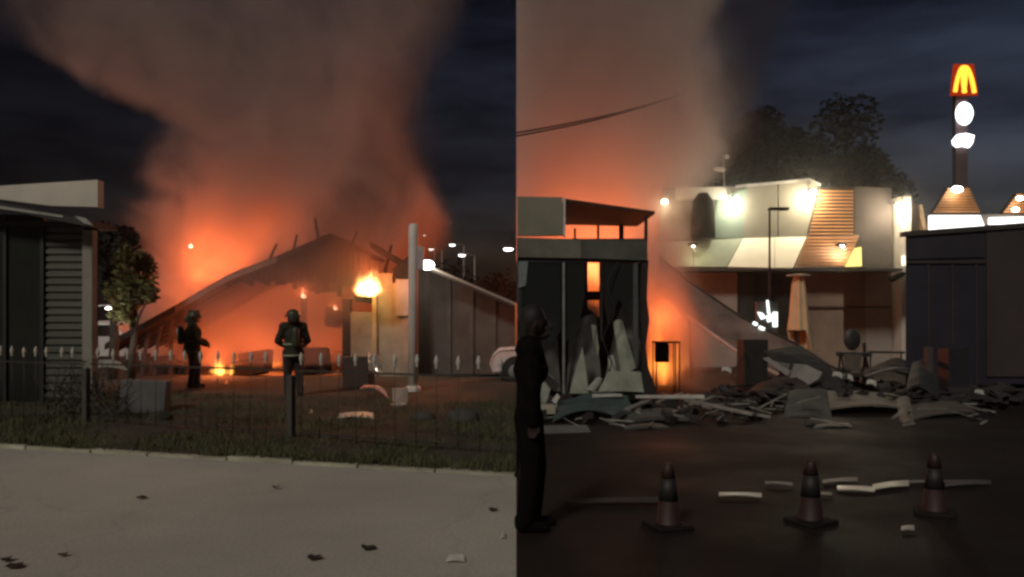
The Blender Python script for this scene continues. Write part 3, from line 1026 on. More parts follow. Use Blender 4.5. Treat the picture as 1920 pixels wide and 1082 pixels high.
for (px, py, lab, m) in [(632, 702, 'tiny white scrap lying right of the second firefighter', LITTER), (583, 779, 'tiny pale scrap left of the bright white strip', LITTER), (425, 722, 'tiny grey scrap right of the first firefighter', GREYPAINT)]:
    sheet('scrap', flat(px - 5, px + 5, py + 3, 6, .05), .01, m, lab, 'scrap', bend=.02, n=3)
sheet('metal_sheet', [S(183, 690, 14), S(238, 692, 13.6), S(225, 680, 14.4), S(185, 676, 14.6)], .02, mat('pale_lid', (.33, .32, .28), .6), 'pale sloping sheet behind the fence post by the shop', 'sheet', bend=.03)
def rock(name, loc, r, m, label, cat='rock', sq=(1.2, .9, .75)):
    o = MB().ball((loc[0], loc[1], loc[2] + r * sq[2] * .7), r, 12, sq, .12).build(name, m, smooth=True)
    return tag(o, label, cat)
STONE = mat('dull_stone', (.06, .055, .05), .9, .4, 3, bump=.5)
rock('rock', (S(868, 0, 12.2).x, 12.2, 0), .2, STONE, 'big dull rock on the dark ground near the pale car')
rock('rock', (S(795, 0, 12.4).x, 12.4, 0), .15, STONE, 'small dull rock below the pale column')
rock('rock', (S(300, 0, 12.3).x, 12.3, 0), .16, mat('dark_stone', (.03, .028, .02), .9, .4, 3), 'dark round rock beside the grey metal box')
# brushwood against the fence by the shop
BR = mat('brush_twigs', (.05, .046, .036), .9, .4, 4)
bw = thing('dry_brush', (-7.2, 12.0, 0), 'tangle of dry twigs leaning on the fence before the shutter', 'brush')
q = MB()
for k in range(60):
    x0 = rnd.uniform(-7.4, -6.0)
    p0 = Vector((x0, fence_y(x0) + .25 + rnd.uniform(-.1, .3), rnd.uniform(.05, .5)))
    p1 = p0 + Vector((rnd.uniform(-.5, .5), rnd.uniform(-.2, .2), rnd.uniform(.2, .6)))
    q.tube([p0, p0.lerp(p1, .5) + Vector((0, 0, rnd.uniform(-.06, .06))), p1], [.012, .009, .004], 4)
q.build('twigs', BR, bw)
q = MB()
for k in range(260):
    x0 = rnd.uniform(-7.5, -5.9)
    p = Vector((x0, fence_y(x0) + .3 + rnd.uniform(-.2, .3), abs(rnd.gauss(.35, .25))))
    a = Vector((rnd.gauss(0, 1), rnd.gauss(0, 1), rnd.gauss(0, 1))).normalized() * .05
    e = a.cross(Vector((rnd.gauss(0, 1), rnd.gauss(0, 1), 1))).normalized() * .02
    q.add([p - a, p + e, p + a, p - e], [(0, 1, 2, 3)])
q.build('leaves', mat('dry_leaf', (.05, .05, .035), .9, .4, 3), bw)

# leaves and litter on the road
LEAFM = mat('fallen_leaf', (.028, .022, .016), .8, .4, 10)
for (px, py, w, lab) in [(265, 936, .10, 'small dark leaf on the road, farthest of the lone leaves'), (590, 1050, .11, 'dark curled leaf near the bottom middle of the pale road'),
                         (692, 1031, .12, 'flat dark leaf right of the curled one on the road'), (924, 959, .09, 'small dark leaf on the road near the asphalt'),
                         (12, 1053, .09, 'upper of two dark leaves in the road corner'), (28, 1065, .13, 'lower of two dark leaves in the road corner'),
                         (118, 1044, .07, 'faint small leaf beside the two corner leaves'), (518, 917, .07, 'tiny dark leaf on the road below the kerb')]:
    Y = gy(py)
    c = Vector((S(px, 0, Y).x, Y, .012))
    a = rnd.uniform(-.5, .5)
    q = MB()
    u, v = Vector((math.cos(a), math.sin(a), 0)) * w * .42, Vector((-math.sin(a), math.cos(a), 0)) * w * .28
    nl = 11
    vs = [c + Vector((0, 0, .004))]
    for i_ in range(nl):
        t_ = 2 * PI * i_ / nl
        rr = 1 + rnd.uniform(-.22, .18)
        vs.append(c + u * math.cos(t_) * rr + v * 1.5 * math.sin(t_) * rr + Vector((0, 0, .006 + .022 * abs(math.cos(t_)) * rnd.random())))
    q.add(vs, [(0, 1 + i_, 1 + (i_ + 1) % nl) for i_ in range(nl)])
    lf = tag(q.build('leaf', LEAFM), lab, 'leaf')
    lf.modifiers.new('thickness', 'SOLIDIFY').thickness = .003
sheet('paper_scrap', flat(836, 872, 1056, 7, .012), .004, mat('paper_white', (.62, .6, .55), .7), 'white paper scrap at the bottom of the pale road', 'paper', bend=.006)
sheet('paper_scrap', flat(938, 948, 1012, 8, .012), .004, mat('paper_white', (.62, .6, .55), .7), 'tiny white paper scrap on the road beside the asphalt', 'paper', bend=.01, n=3)

# ---- people
def person(loc, rz, H, label, pose, coat_m, trouser_m, head_cover, skin_m, vox=.014, coat_len=.45, boots_m=None, slim=1.0):
    """pose: joints in units of body height, x = right of the figure, y = ahead of it; figure is turned by rz about z"""
    loc = Vector(loc)
    rt = thing('person', loc, label, 'person')
    ro = Matrix.Rotation(rz, 3, 'Z')
    def J(k):
        v = Vector(pose[k]) * H
        v.x *= slim if k in ('shL', 'shR', 'hipL', 'hipR') else 1
        return loc + ro @ v
    def V(v): return loc + ro @ (Vector(v) * H)
    def rem(q, nm, m, par, vx=vox):
        o = q.build(nm, m, par, smooth=True)
        md = o.modifiers.new('skin', 'REMESH')
        md.mode = 'VOXEL'
        md.voxel_size = vx
        md.use_smooth_shade = True
        s = o.modifiers.new('smooth', 'SMOOTH')
        s.iterations = 2
        s.factor = .5
        return o
    h = H
    q = MB()
    # torso, neck, head with nose, ears
    q.capsule(J('pel'), J('waist'), .085 * h * slim, .075 * h * slim)
    q.capsule(J('waist'), J('chest'), .078 * h * slim, .09 * h * slim)
    q.capsule(J('shL'), J('shR'), .045 * h, .045 * h)
    q.capsule(J('chest'), J('neck'), .07 * h, .036 * h)
    q.capsule(J('neck'), J('head'), .034 * h, .04 * h)
    hd = J('head')
    q.ball(hd + Vector((0, 0, .012 * h)), .062 * h, 14, (.82, .98, 1.12))
    fw = ro @ Vector((0, 1, 0))
    rtv = ro @ Vector((1, 0, 0))
    q.capsule(hd + fw * .058 * h + Vector((0, 0, .012 * h)), hd + fw * .072 * h - Vector((0, 0, .01 * h)), .008 * h, .012 * h)
    q.capsule(hd + fw * .03 * h - Vector((0, 0, .045 * h)), hd + fw * .045 * h - Vector((0, 0, .045 * h)), .025 * h, .02 * h)
    for s_ in (-1, 1):
        q.ball(hd + rtv * s_ * .055 * h, .016 * h, 8, (.5, .9, 1.3))
    # limbs
    for s_ in 'LR':
        q.capsule(J('sh' + s_), J('el' + s_), .034 * h, .026 * h)
        q.capsule(J('el' + s_), J('wr' + s_), .026 * h, .018 * h)
        q.capsule(J('hip' + s_), J('kn' + s_), .055 * h, .034 * h)
        q.capsule(J('kn' + s_), J('an' + s_), .034 * h, .022 * h)
        q.capsule(J('an' + s_) - fw * .012 * h, J('an' + s_) + fw * .075 * h - Vector((0, 0, .018 * h)), .022 * h, .016 * h)
        # hand: palm, four bent fingers, thumb from the side of the palm
        w, e = J('wr' + s_), J('el' + s_)
        d = (w - e).normalized()
        side = d.cross(Vector((0, 0, 1)))
        if side.length < .2:
            side = fw.copy()
        side.normalize()
        nrm = side.cross(d).normalized()
        pe = w + d * .045 * h
        q.capsule(w - side * .006 * h, pe - side * .01 * h, .012 * h, .011 * h)
        q.capsule(w + side * .006 * h, pe + side * .01 * h, .012 * h, .011 * h)
        for i, (o_, ln) in enumerate(((-.017, .034), (-.006, .042), (.006, .04), (.016, .03))):
            k0 = pe + side * o_ * h
            k1 = k0 + (d * .8 - nrm * .45) * ln * h * .55
            k2 = k1 + (d * .3 - nrm * .85) * ln * h * .5
            q.capsule(k0, k1, .0062 * h, .0055 * h, 6)
            q.capsule(k1, k2, .0055 * h, .0045 * h, 6)
        t0 = w + d * .018 * h + side * .014 * h
        q.capsule(t0, t0 + (side * .7 + d * .6) * .022 * h, .0075 * h, .0065 * h, 6)
        q.capsule(t0 + (side * .7 + d * .6) * .022 * h, t0 + (side * .7 + d * .6) * .022 * h + (d * .9 - nrm * .4) * .02 * h, .0065 * h, .005 * h, 6)
    body = rem(q, 'body', skin_m, rt, min(vox, .009))
    # coat
    q = MB()
    wv, pv_ = J('waist'), J('pel')
    q.capsule(J('chest'), wv, .112 * h * slim, .10 * h * slim)
    q.capsule(J('shL'), J('shR'), .062 * h, .062 * h)
    q.capsule(J('chest'), J('neck'), .085 * h, .05 * h)
    hem = Vector((pv_.x, pv_.y, loc.z + coat_len * h))
    q.tube([wv + Vector((0, 0, .02 * h)), pv_, hem], [.10 * h * slim, .108 * h * slim, .115 * h * slim], 14)
    for s_ in 'LR':
        q.capsule(J('sh' + s_), J('el' + s_), .05 * h, .042 * h)
        q.capsule(J('el' + s_), J('wr' + s_), .042 * h, .032 * h)
    coat = rem(q, 'coat', coat_m, rt)
    # trousers
    q = MB()
    q.capsule(J('hipL'), J('hipR'), .072 * h * slim, .072 * h * slim)
    for s_ in 'LR':
        q.capsule(J('hip' + s_), J('kn' + s_), .07 * h, .05 * h)
        q.capsule(J('kn' + s_), J('an' + s_) + Vector((0, 0, .02 * h)), .05 * h, .042 * h)
    rem(q, 'trousers', trouser_m, rt)
    for s_ in 'LR':
        q = MB()
        q.capsule(J('an' + s_) - fw * .015 * h + Vector((0, 0, .02 * h)), J('an' + s_) - fw * .015 * h - Vector((0, 0, .005 * h)), .036 * h, .034 * h)
        q.capsule(J('an' + s_) - fw * .015 * h - Vector((0, 0, .012 * h)), J('an' + s_) + fw * .085 * h - Vector((0, 0, .016 * h)), .028 * h, .024 * h)
        rem(q, 'boot', boots_m or RUBBER, rt, .012)
    if head_cover == 'helmet':
        q = MB()
        c = hd + Vector((0, 0, .02 * h)) - fw * .005 * h
        q.lathe([(.105 * h, -.012 * h), (.103 * h, .0), (.079 * h, .006 * h), (.074 * h, .035 * h), (.055 * h, .062 * h), (.025 * h, .076 * h), (.004, .079 * h)], c, 18)
        he = q.build('helmet', mat('helmet_shell', (.06, .055, .035), .35, .2, 3), rt, smooth=True)
        MB().box(c + Vector((0, 0, .055 * h)), (.012 * h, .13 * h, .05 * h), (0, 0, rz)).build('comb', mat('helmet_shell', (.06, .055, .035), .35), he)
        q = MB()
        q.tube([c - Vector((0, 0, .005 * h)) - fw * .03 * h, c - Vector((0, 0, .09 * h)) - fw * .055 * h], [.07 * h, .075 * h], 12)
        q.build('neck_guard', coat_m, rt, smooth=True)
        band = mat('reflective_band', (.42, .46, .30), .4, .2, 5)
        q = MB()
        for zz_ in (wv.z + .01 * h, hem.z + .03 * h):
            q.lathe([(.121 * h, -.008 * h), (.121 * h, .008 * h)], (pv_.x, pv_.y, zz_), 20)
        q.build('reflective_band', band, coat, smooth=True)
        # air cylinder on the back
        bk = -fw
        q = MB().capsule(J('chest') + bk * .15 * h + Vector((0, 0, .05 * h)), wv + bk * .14 * h + Vector((0, 0, .01 * h)), .042 * h, .042 * h)
        q.build('air_cylinder', mat('air_cylinder', (.05, .055, .035), .4, .2, 3), rt, smooth=True)
    else:
        q = MB()
        q.ball(hd + Vector((0, 0, .03 * h)) - fw * .012 * h, .066 * h, 14, (.9, 1.0, 1.0))
        q.capsule(hd - fw * .04 * h, hd - fw * .045 * h - Vector((0, 0, .04 * h)), .045 * h, .035 * h)
        rem(q, 'hair', mat('black_hair', (.012, .010, .009), .7, .3, 20), rt, .012)
    return rt

stand = dict(pel=(0, 0, .52), waist=(0, 0, .60), chest=(0, .01, .72), neck=(0, .0, .84), head=(0, .015, .92),
             shL=(-.105, 0, .81), shR=(.105, 0, .81), elL=(-.15, .02, .64), elR=(.15, .02, .64), wrL=(-.13, .12, .55), wrR=(.13, .12, .55),
             hipL=(-.055, 0, .51), hipR=(.055, 0, .51), knL=(-.06, .02, .28), knR=(.065, .01, .28), anL=(-.065, 0, .04), anR=(.075, -.02, .04))
hose = dict(stand, elL=(-.15, .05, .65), wrL=(-.04, .17, .60), elR=(.16, .03, .64), wrR=(.08, .16, .57), head=(.01, .03, .92), anL=(-.06, .06, .04), knL=(-.06, .06, .29))
back = dict(stand, elL=(-.17, .03, .65), wrL=(-.10, .13, .60), elR=(.17, .03, .65), wrR=(.12, .14, .58))
SKIN = mat('skin', (.32, .19, .13), .6, .1, 5)
TURN = mat('turnout_cloth', (.045, .043, .024), .85, .35, 4, bump=.2)
TURN2 = mat('turnout_dark', (.022, .022, .014), .85, .35, 4, bump=.2)
TRO = mat('turnout_trousers', (.02, .017, .018), .85, .3, 4)
person((S(360, 0, 18.2).x, 18.2, .05), R(-65), 1.74, 'firefighter in helmet and banded coat facing the small low flame', hose, TURN, TRO, 'helmet', SKIN)
person((S(550, 0, 16.2).x, 16.2, .05), R(25), 1.74, 'firefighter with back turned, standing near the fence before the red glow', back, TURN2, TRO, 'helmet', SKIN)
# ================================================================ EAST SIDE
# ---- burnt shop beside x = 0 (front at Y = 15)
KY = 15.0
def K(px, py, Y=KY): return S(px, py, Y)
ks = thing('burnt_shop', (1.25, KY, 0), 'burnt out shop with dark broken front and roof canopy', 'shop')
FASC = mat('kiosk_fascia', (.215, .20, .145), .7, .18, 1.2, bump=.1)
FASD = mat('kiosk_fascia_dark', (.085, .082, .07), .75, .4, 1.5, bump=.1)
x0, x1 = .012, K(1215, 0).x
MB().poly([K(970, 368), K(1054, 370), K(1056, 441), K(970, 441)], (0, .18, 0)).build('fascia_panel', FASC, ks)
MB().b2(K(1056, 0).x, K(1060, 0).x, KY - .03, KY + .2, K(0, 443).z, K(0, 369).z).build('fascia_edge', WHITEPAINT, ks)
MB().poly([K(970, 445, KY - .05), K(1090, 449, KY - .05), K(1090, 484, KY - .05), K(970, 482, KY - .05)], (0, .2, 0)).build('fascia_panel', mat('kiosk_fascia_low', (.135, .125, .10), .75, .4, 1.6), ks)
MB().poly([K(1091, 449, KY - .05), K(1214, 453, KY - .05), K(1214, 488, KY - .05), K(1091, 484, KY - .05)], (0, .2, 0)).build('fascia_panel', FASD, ks)
MB().b2(x0, x1, KY + .02, KY + 3, K(0, 452).z - .02, K(0, 447).z).build('roof', SOOT, ks)
# roof canopy
c = [K(1058, 377), K(1228, 401), Vector((K(1228, 0).x, 17.2, K(0, 401).z + .02)), Vector((K(1058, 0).x, 18.6, K(0, 378).z))]
MB().poly(c, (0, 0, .05)).build('canopy', mat('canopy_dark', (.02, .014, .011), .8), ks)
for (px, a, b_, Y, r) in [(1212, 403, 452, KY + .05, .035), (1142, 400, 452, 17.0, .03), (1186, 402, 452, 16.6, .055), (1100, 390, 452, 18.0, .03)]:
    # posts stand where the canopy needs them, given by x on the front plane
    xx = K(px, 0).x
    MB().tube([(xx, Y, K(0, 452).z), (xx, Y, K(0, 388 + (px - 1058) * .09).z - .02)], r, 6).build('canopy_post', CHAR, ks)
# walls: side wall, back wall with two openings
MB().b2(x0, x0 + .06, KY + .05, KY + 3, 0, K(0, 455).z).build('side_wall', SOOT, ks)
BW = 17.9
def KB(px, py): return S(px, py, BW)
zt_ = K(0, 455).z
ox0, ox1 = KB(1102, 0).x, KB(1124, 0).x
MB().b2(x0 + .07, ox0, BW, BW + .1, 0, zt_).build('back_wall', SOOT, ks)
MB().b2(ox1, S(1207, 0, BW).x, BW, BW + .1, 0, zt_).build('back_wall', SOOT, ks)
MB().b2(ox0 + .003, ox1 - .003, BW + .01, BW + .09, KB(0, 563).z, KB(0, 546).z).build('back_wall_bridge', SOOT, ks)
MB().poly([(ox0 + .003, BW + .01, 0), (ox1 - .003, BW + .01, 0), (ox1 - .003, BW + .01, KB(0, 596).z), (ox0 + .003, BW + .01, KB(0, 578).z)], (0, .08, 0)).build('back_wall_piece', SOOT, ks)
MB().b2(ox0 + .003, ox1 - .003, BW + .01, BW + .09, KB(0, 491).z, zt_).build('back_wall_lintel', SOOT, ks)
# ragged east edge
MB().poly([K(1204, 486), K(1216, 488), K(1213, 560), K(1218, 600), K(1211, 650), K(1216, 690), K(1232, 735), K(1232, 762), K(1200, 762), K(1206, 650), K(1201, 560)], (0, .16, 0)).build('broken_pier', CHAR, ks)
# shop front: mullions, panes, boards
for (px, w, a, b_, m) in [(1057, .022, 488, 748, mat('mullion_pale', (.20, .21, .19), .5, .3, 4)), (976, .03, 486, 748, DARKMETAL), (1192, .045, 490, 700, mat('mullion_grey', (.07, .075, .07), .6)), (1128, .018, 488, 640, DARKMETAL)]:
    xx = K(px, 0).x
    MB().b2(xx - w, xx + w, KY + .02, KY + .08, K(0, b_).z, K(0, a).z).build('mullion', m, ks)
MB().b2(x0, x1 - .08, KY + .015, KY + .09, K(0, 492).z, K(0, 486).z).build('transom', DARKMETAL, ks)
GL = glassmat('sooty_glass', (.03, .035, .033), .55)
MB().poly([K(980, 494), K(1052, 494), K(1052, 620), K(1030, 650), K(1008, 600), K(980, 640)], (0, .012, 0)).build('pane', GL, ks)
MB().poly([K(1062, 494), K(1098, 494), K(1096, 560), K(1084, 620), K(1062, 640)], (0, .012, 0)).build('pane', GL, ks)
MB().poly([K(1132, 494), K(1186, 494), K(1186, 600), K(1160, 560), K(1140, 610), K(1132, 570)], (0, .012, 0)).build('pane', GL, ks)
MB().poly([K(972, 490, KY - .02), K(990, 490, KY - .02), K(986, 535, KY - .02), K(972, 540, KY - .02)], (0, .03, 0)).build('torn_panel', mat('blue_grey_panel', (.17, .19, .19), .6, .3, 3), ks)
# dark floor heap inside
q = MB()
q.box(((x0 + x1) / 2, KY + 1.4, .16), (2.2, 1.8, .3), (0, 0, 0), .08)
q.build('floor_heap', CHAR, ks)

# ---- loose panels and planks of the wrecked front, each a thing
PB = PALEBOARD
PG = mat('grey_green_board', (.24, .255, .20), .75, .35, 2.5, bump=.2)
PD = mat('dim_board', (.085, .08, .072), .8, .45, 2.5, bump=.2)
def loose(name, pts, th, m, label, cat='panel', group=None):
    q = MB().poly(pts, (0, th, 0))
    return tag(q.build(name, m), label, cat, group)
loose('loose_panel', [S(1092, 650, 14.8), S(1101, 712, 14.5), S(1104, 738, 14.4), S(1068, 738, 14.4), S(1080, 690, 14.6)], .03, PG, 'pale pointed panel leaning right of the thin shop mullion')
loose('loose_panel', [S(1108, 608, 15.4), S(1117, 610, 15.4), S(1123, 652, 15.3), S(1120, 668, 15.3), S(1113, 640, 15.3)], .02, PG, 'narrow pale shard hanging under the orange opening', 'shard')
sheet('loose_panel', [S(1168, 716, 14.5), S(1192, 690, 14.6), S(1166, 602, 15.2), S(1150, 604, 15.2)], .03, PG, 'tall bent pale panel leaning inside the burnt shop', 'panel', bend=.06)
loose('loose_panel', [S(1140, 668, 14.7), S(1150, 665, 14.7), S(1158, 706, 14.6), S(1143, 706, 14.6)], .02, PB, 'short pale strip leaning left of the tall bent panel')
sheet('counter_panel', [S(1122, 738, 14.1), S(1206, 738, 14.1), S(1200, 700, 14.3), S(1140, 700, 14.3)], .12, PG, 'broad grey green panel tipped over at the foot of the burnt shop', 'panel', bend=.03)
sheet('loose_panel', [S(990, 762, 13.7), S(1022, 758, 13.7), S(1038, 712, 14.1), S(1006, 694, 14.2)], .04, PB, 'bent pale panel leaning at the shop corner behind the standing person', 'panel', bend=.08)
loose('charred_bar', [S(1003, 690, 13.9), S(1020, 694, 13.9), S(1050, 722, 13.7), S(1040, 735, 13.7)], .05, CHAR, 'charred bar lying across the bent pale panel', 'bar')
loose('small_block', [S(1035, 752, 13.2), S(1045, 738, 13.2), S(1050, 744, 13.2), S(1042, 758, 13.2)], .08, WHITEPAINT, 'small white block beside the bent pale panel', 'block')
q = MB().box((S(1011, 0, 12.9).x, 12.9, .16), (.5, .35, .15), (0, 0, .08), .015)
tag(q.build('slab', mat('cream_slab', (.42, .40, .30), .7, .25, 3), bevel=.01), 'thick cream slab on the ground behind the standing person', 'slab')
sheet('tarpaulin', [S(1036, 790, 12.4), S(1190, 786, 12.6), S(1176, 746, 14.0), S(1052, 752, 13.9)], .02, mat('teal_cloth', (.055, .085, .08), .6, .4, 2.5), 'dark teal tarpaulin crumpled before the burnt shop', 'tarpaulin', bend=.14, n=14)
def plank(pa, pb, w, th, m, label, name='plank', cat='plank'):
    a, b_ = Vector(pa), Vector(pb)
    d = (b_ - a)
    L = d.length
    rot = d.to_track_quat('X', 'Z').to_euler()
    q = MB().box((0, 0, 0), (L, w, th), (0, 0, 0), th * .12)
    o = q.build(name, m, bevel=.004)
    o.location = (a + b_) / 2
    o.rotation_euler = rot
    return tag(o, label, cat)
WP = mat('white_plank', (.50, .48, .44), .6, .3, 3)
GP = mat('grey_plank', (.22, .20, .18), .7, .35, 3)
plank(S(1110, 742, 13.6), S(1166, 741, 13.6), .12, .045, WP, 'short white plank, the one nearest the shop mullion')
plank(S(1192, 744, 13.4), S(1320, 744, 13.4), .12, .05, WP, 'long white plank lying level before the fire')
plank(S(1176, 768, 12.9), S(1228, 746, 13.6), .12, .04, GP, 'short grey plank slanting up to the long white one')
plank(S(1286, 750, 13.4), S(1412, 777, 12.6), .11, .04, GP, 'long grey plank slanting down away from the fire')
plank(S(1420, 778, 12.7), S(1445, 782, 12.6), .08, .03, GP, 'stubby grey plank past the end of the slanting plank')
sheet('loose_panel', [S(1172, 792, 12.3), S(1292, 786, 12.4), S(1262, 770, 13.2), S(1190, 772, 13.1)], .05, PD, 'flat dim board lying before the slanting planks', 'board', bend=.03)
sheet('loose_panel', [S(985, 818, 11.2), S(1108, 812, 11.4), S(1100, 800, 12.0), S(990, 802, 11.9)], .04, mat('pale_flat_board', (.15, .145, .135), .8, .3, 3), 'long pale board flat on the asphalt beside the standing person', 'board', bend=.015)
sheet('loose_panel', [S(1170, 806, 11.6), S(1255, 802, 11.8), S(1240, 796, 12.1), S(1180, 798, 12.0)], .03, PD, 'small dim board flat on the asphalt below the grey planks', 'board', bend=.02)
sheet('scrap', flat(1108, 1124, 768, 7, .22), .04, WHITEPAINT, 'first small white scrap on the teal tarpaulin', 'scrap', bend=.02, n=3)
sheet('scrap', flat(1132, 1150, 766, 7, .22), .04, WHITEPAINT, 'second small white scrap on the teal tarpaulin, nearer the fire', 'scrap', bend=.02, n=3)
sheet('loose_panel', [S(1098, 732, 14.2), S(1112, 736, 14.2), S(1128, 712, 14.4), S(1120, 708, 14.4)], .03, PB, 'small pale chip standing left of the broad grey green panel', 'chip', bend=.02, n=3)

sheet('loose_panel', [S(1064, 735, 15.3), S(1128, 735, 15.2), S(1118, 590, 16.0), S(1068, 620, 16.2)], .03, mat('crumpled_grey', (.10, .10, .09), .7, .5, 2.5, bump=.3), 'crumpled grey wall sheet slumped inside the burnt shop', 'sheet', bend=.16, n=12)
sheet('loose_panel', [S(1136, 705, 15.5), S(1204, 715, 15.3), S(1200, 560, 15.9), S(1164, 575, 16.1)], .03, mat('crumpled_dim', (.075, .07, .062), .7, .5, 2.5, bump=.3), 'crumpled dim wall sheet against the broken pier of the shop', 'sheet', bend=.14, n=12)
sheet('loose_panel', [S(984, 720, 15.6), S(1050, 735, 15.3), S(1044, 600, 16.0), S(1000, 560, 16.2)], .03, mat('crumpled_dim', (.075, .07, .062), .7, .5, 2.5, bump=.3), 'crumpled dim wall sheet left of the thin shop mullion', 'sheet', bend=.14, n=12)
# ---- fire beside the burnt shop
flame('flame', S(1240, 722, 19.2), 2.7, .8, 'orange fire at the side of the burnt shop', 170, 6, 4.0, .4, col=(1, .3, .04))
flame('flame', S(1258, 700, 22.0), 2.8, .9, 'fire burning deeper beside the fallen awning roof', 170, 5, 2.0, .5, col=(1, .3, .04))
flame('flame', S(1110, 575, 30.0), 2.6, 1.6, 'large fire burning behind the burnt shop', 3200, 5, 1.2, .9, col=(1, .17, .025))

# table silhouette in the fire
tb = thing('metal_table', (S(1248, 0, 17.6).x, 17.6, 0), 'small dark metal table against the fire beside the shop', 'table')
TYY = 17.6
tz = S(0, 643, TYY).z
xa, xb = S(1226, 0, TYY).x, S(1272, 0, TYY).x
MB().b2(xa, xb, TYY - .25, TYY + .25, tz, tz + .035).build('table_top', CHAR, tb)
for xx in (xa + .02, xb - .02):
    for yy in (-.22, .22):
        MB().tube([(xx, TYY + yy, 0), (xx, TYY + yy, tz)], .015, 5).build('leg', CHAR, tb)
MB().b2(xa + .05, xa + .3, TYY - .2, TYY + .2, tz - .42, tz - .01).build('drawer_box', CHAR, tb, bevel=.01)
MB().tube([((xa + xb) / 2 + .12, TYY - .22, 0), ((xa + xb) / 2 + .12, TYY - .22, tz)], .012, 5).build('stay', CHAR, tb)

# ---- fallen awning roof sweeping down from the restaurant side
aw = thing('fallen_awning', (S(1400, 0, 19).x, 19.5, 0), 'long sagging awning roof fallen from the fire toward the parasol', 'awning')
AWM = mat('awning_sheet', (.13, .105, .09), .7, .4, 2, bump=.2)
path = [(1236, 486, 22.5), (1290, 532, 22.0), (1340, 566, 21.5), (1390, 600, 21.0), (1440, 626, 20.4), (1495, 652, 19.8), (1555, 692, 19.2), (1600, 712, 18.8)]
top = [S(*p) for p in path]
for i in range(len(top) - 1):
    a, b_ = top[i], top[i + 1]
    MB().poly([a, b_, b_ + Vector((-.3, -1.0, -.85)), a + Vector((-.3, -1.0, -.85))], (0, 0, .05)).build('awning_panel', AWM, aw)
    MB().tube([a + Vector((-.3, -1.04, -.86)), b_ + Vector((-.3, -1.04, -.86))], .05, 6).build('edge_rail', mat('awning_rail', (.30, .25, .22), .5, .3, 3), aw)
    MB().tube([a + Vector((0, .02, .08)), b_ + Vector((0, .02, .08))], .035, 6).build('back_rail', CHAR, aw)
for i in (1, 3, 5):
    a = top[i]
    MB().tube([a + Vector((0, 0, -.04)), Vector((a.x + .1, a.y, 0))], .04, 6).build('strut', CHAR, aw)
# charred pillar block
tag(MB().box((S(1410, 0, 17.4).x, 17.4, S(0, 636, 17.4).z / 2), (.50, .45, S(0, 636, 17.4).z), (0, 0, .1), .02).build('pillar_block', CHAR, bevel=.015), 'square charred block standing under the fallen awning', 'block')

# ---- restaurant
RY = 28.0
def Q(px, py, Y=RY): return S(px, py, Y)
rs = thing('restaurant', (Q(1460, 0).x, RY, 0), 'restaurant with pale lamp lit panels and orange slatted cladding', 'restaurant')
BEI = mat('beige_panel', (.21, .185, .14), .7, .12, 1.0, bump=.08)
GRN = mat('grey_green_panel', (.18, .22, .17), .7, .2, 1.0)
WHT = mat('ivory_band', (.84, .75, .58), .65, .1, 1.2)
BRN = mat('brown_render', (.27, .20, .145), .8, .25, 1.0, bump=.1)
GRY = mat('taupe_render', (.32, .275, .235), .8, .2, 1.0, bump=.1)
SLT = mat('orange_slat', (.50, .22, .075), .6, .25, 2.5)
SHD = mat('slat_backing', (.05, .03, .02), .8)
def panel(nm, pts, m, y=0.0, th=.1, par=None):
    return MB().poly([Q(px, py, RY + y) for px, py in pts], (0, th, 0)).build(nm, m, par or rs)
# core body behind everything
MB().b2(Q(1250, 0).x, Q(1672, 0).x, RY + .35, RY + 9, 0, Q(0, 352).z).build('body', mat('restaurant_core', (.06, .05, .045), .85), rs)
panel('wall_panel', [(1244, 352), (1392, 349), (1392, 446), (1232, 452)], mat('smoky_panel', (.14, .125, .10), .8, .3, 1), .1, .2)
panel('wall_panel', [(1345, 372), (1401, 352), (1393, 447), (1335, 447)], GRN, .06, .03)
panel('wall_panel', [(1401, 348), (1458, 342), (1458, 446), (1393, 447)], BEI, .05, .12)
panel('wall_panel', [(1460, 342), (1519, 336), (1534, 352), (1512, 444), (1460, 446)], BEI, .05, .12)
panel('parapet_trim', [(1380, 347), (1460, 340), (1519, 334), (1540, 345), (1538, 349), (1519, 339), (1460, 345), (1380, 352)], mat('trim_pale', (.45, .42, .38), .6), -.02, .06)
panel('sign_board', [(1267, 352), (1362, 350), (1362, 373), (1267, 375)], mat('sign_blank', (.50, .45, .38), .6, .12, 2), -.12, .1)
# burnt vent hood on the wall
MB().tube([Q(1318, 362, RY - .5), Q(1318, 376, RY - .5), Q(1318, 400, RY - .35), Q(1318, 446, RY - .3)], [.16, .34, .40, .42], 14).build('vent_hood', mat('vent_soot', (.02, .019, .016), .9, .3, 3, spec=.05), rs, smooth=True)
# slatted cladding: upper field
def slats(x_of, y0, y1, n, par, dy=-.06, hz=.055):
    for k in range(n):
        py = y0 + (y1 - y0) * (k + .5) / n
        xa_, xb_ = x_of(py)
        a, b_ = Q(xa_, py), Q(xb_, py)
        MB().b2(a.x, b_.x, RY + dy - .05, RY + dy + .02, a.z - hz / 2, a.z + hz / 2).build('slat', SLT, par)
fld = panel('slat_field', [(1536, 352), (1600, 350), (1600, 444), (1514, 444)], SHD, .05, .1)
slats(lambda py: (1534 - (py - 352) * .235 + 2, 1598), 356, 442, 13, fld)
panel('wall_panel', [(1602, 350), (1672, 352), (1672, 500), (1602, 500)], mat('dark_render', (.10, .08, .07), .8, .3, 1), .04, .1)
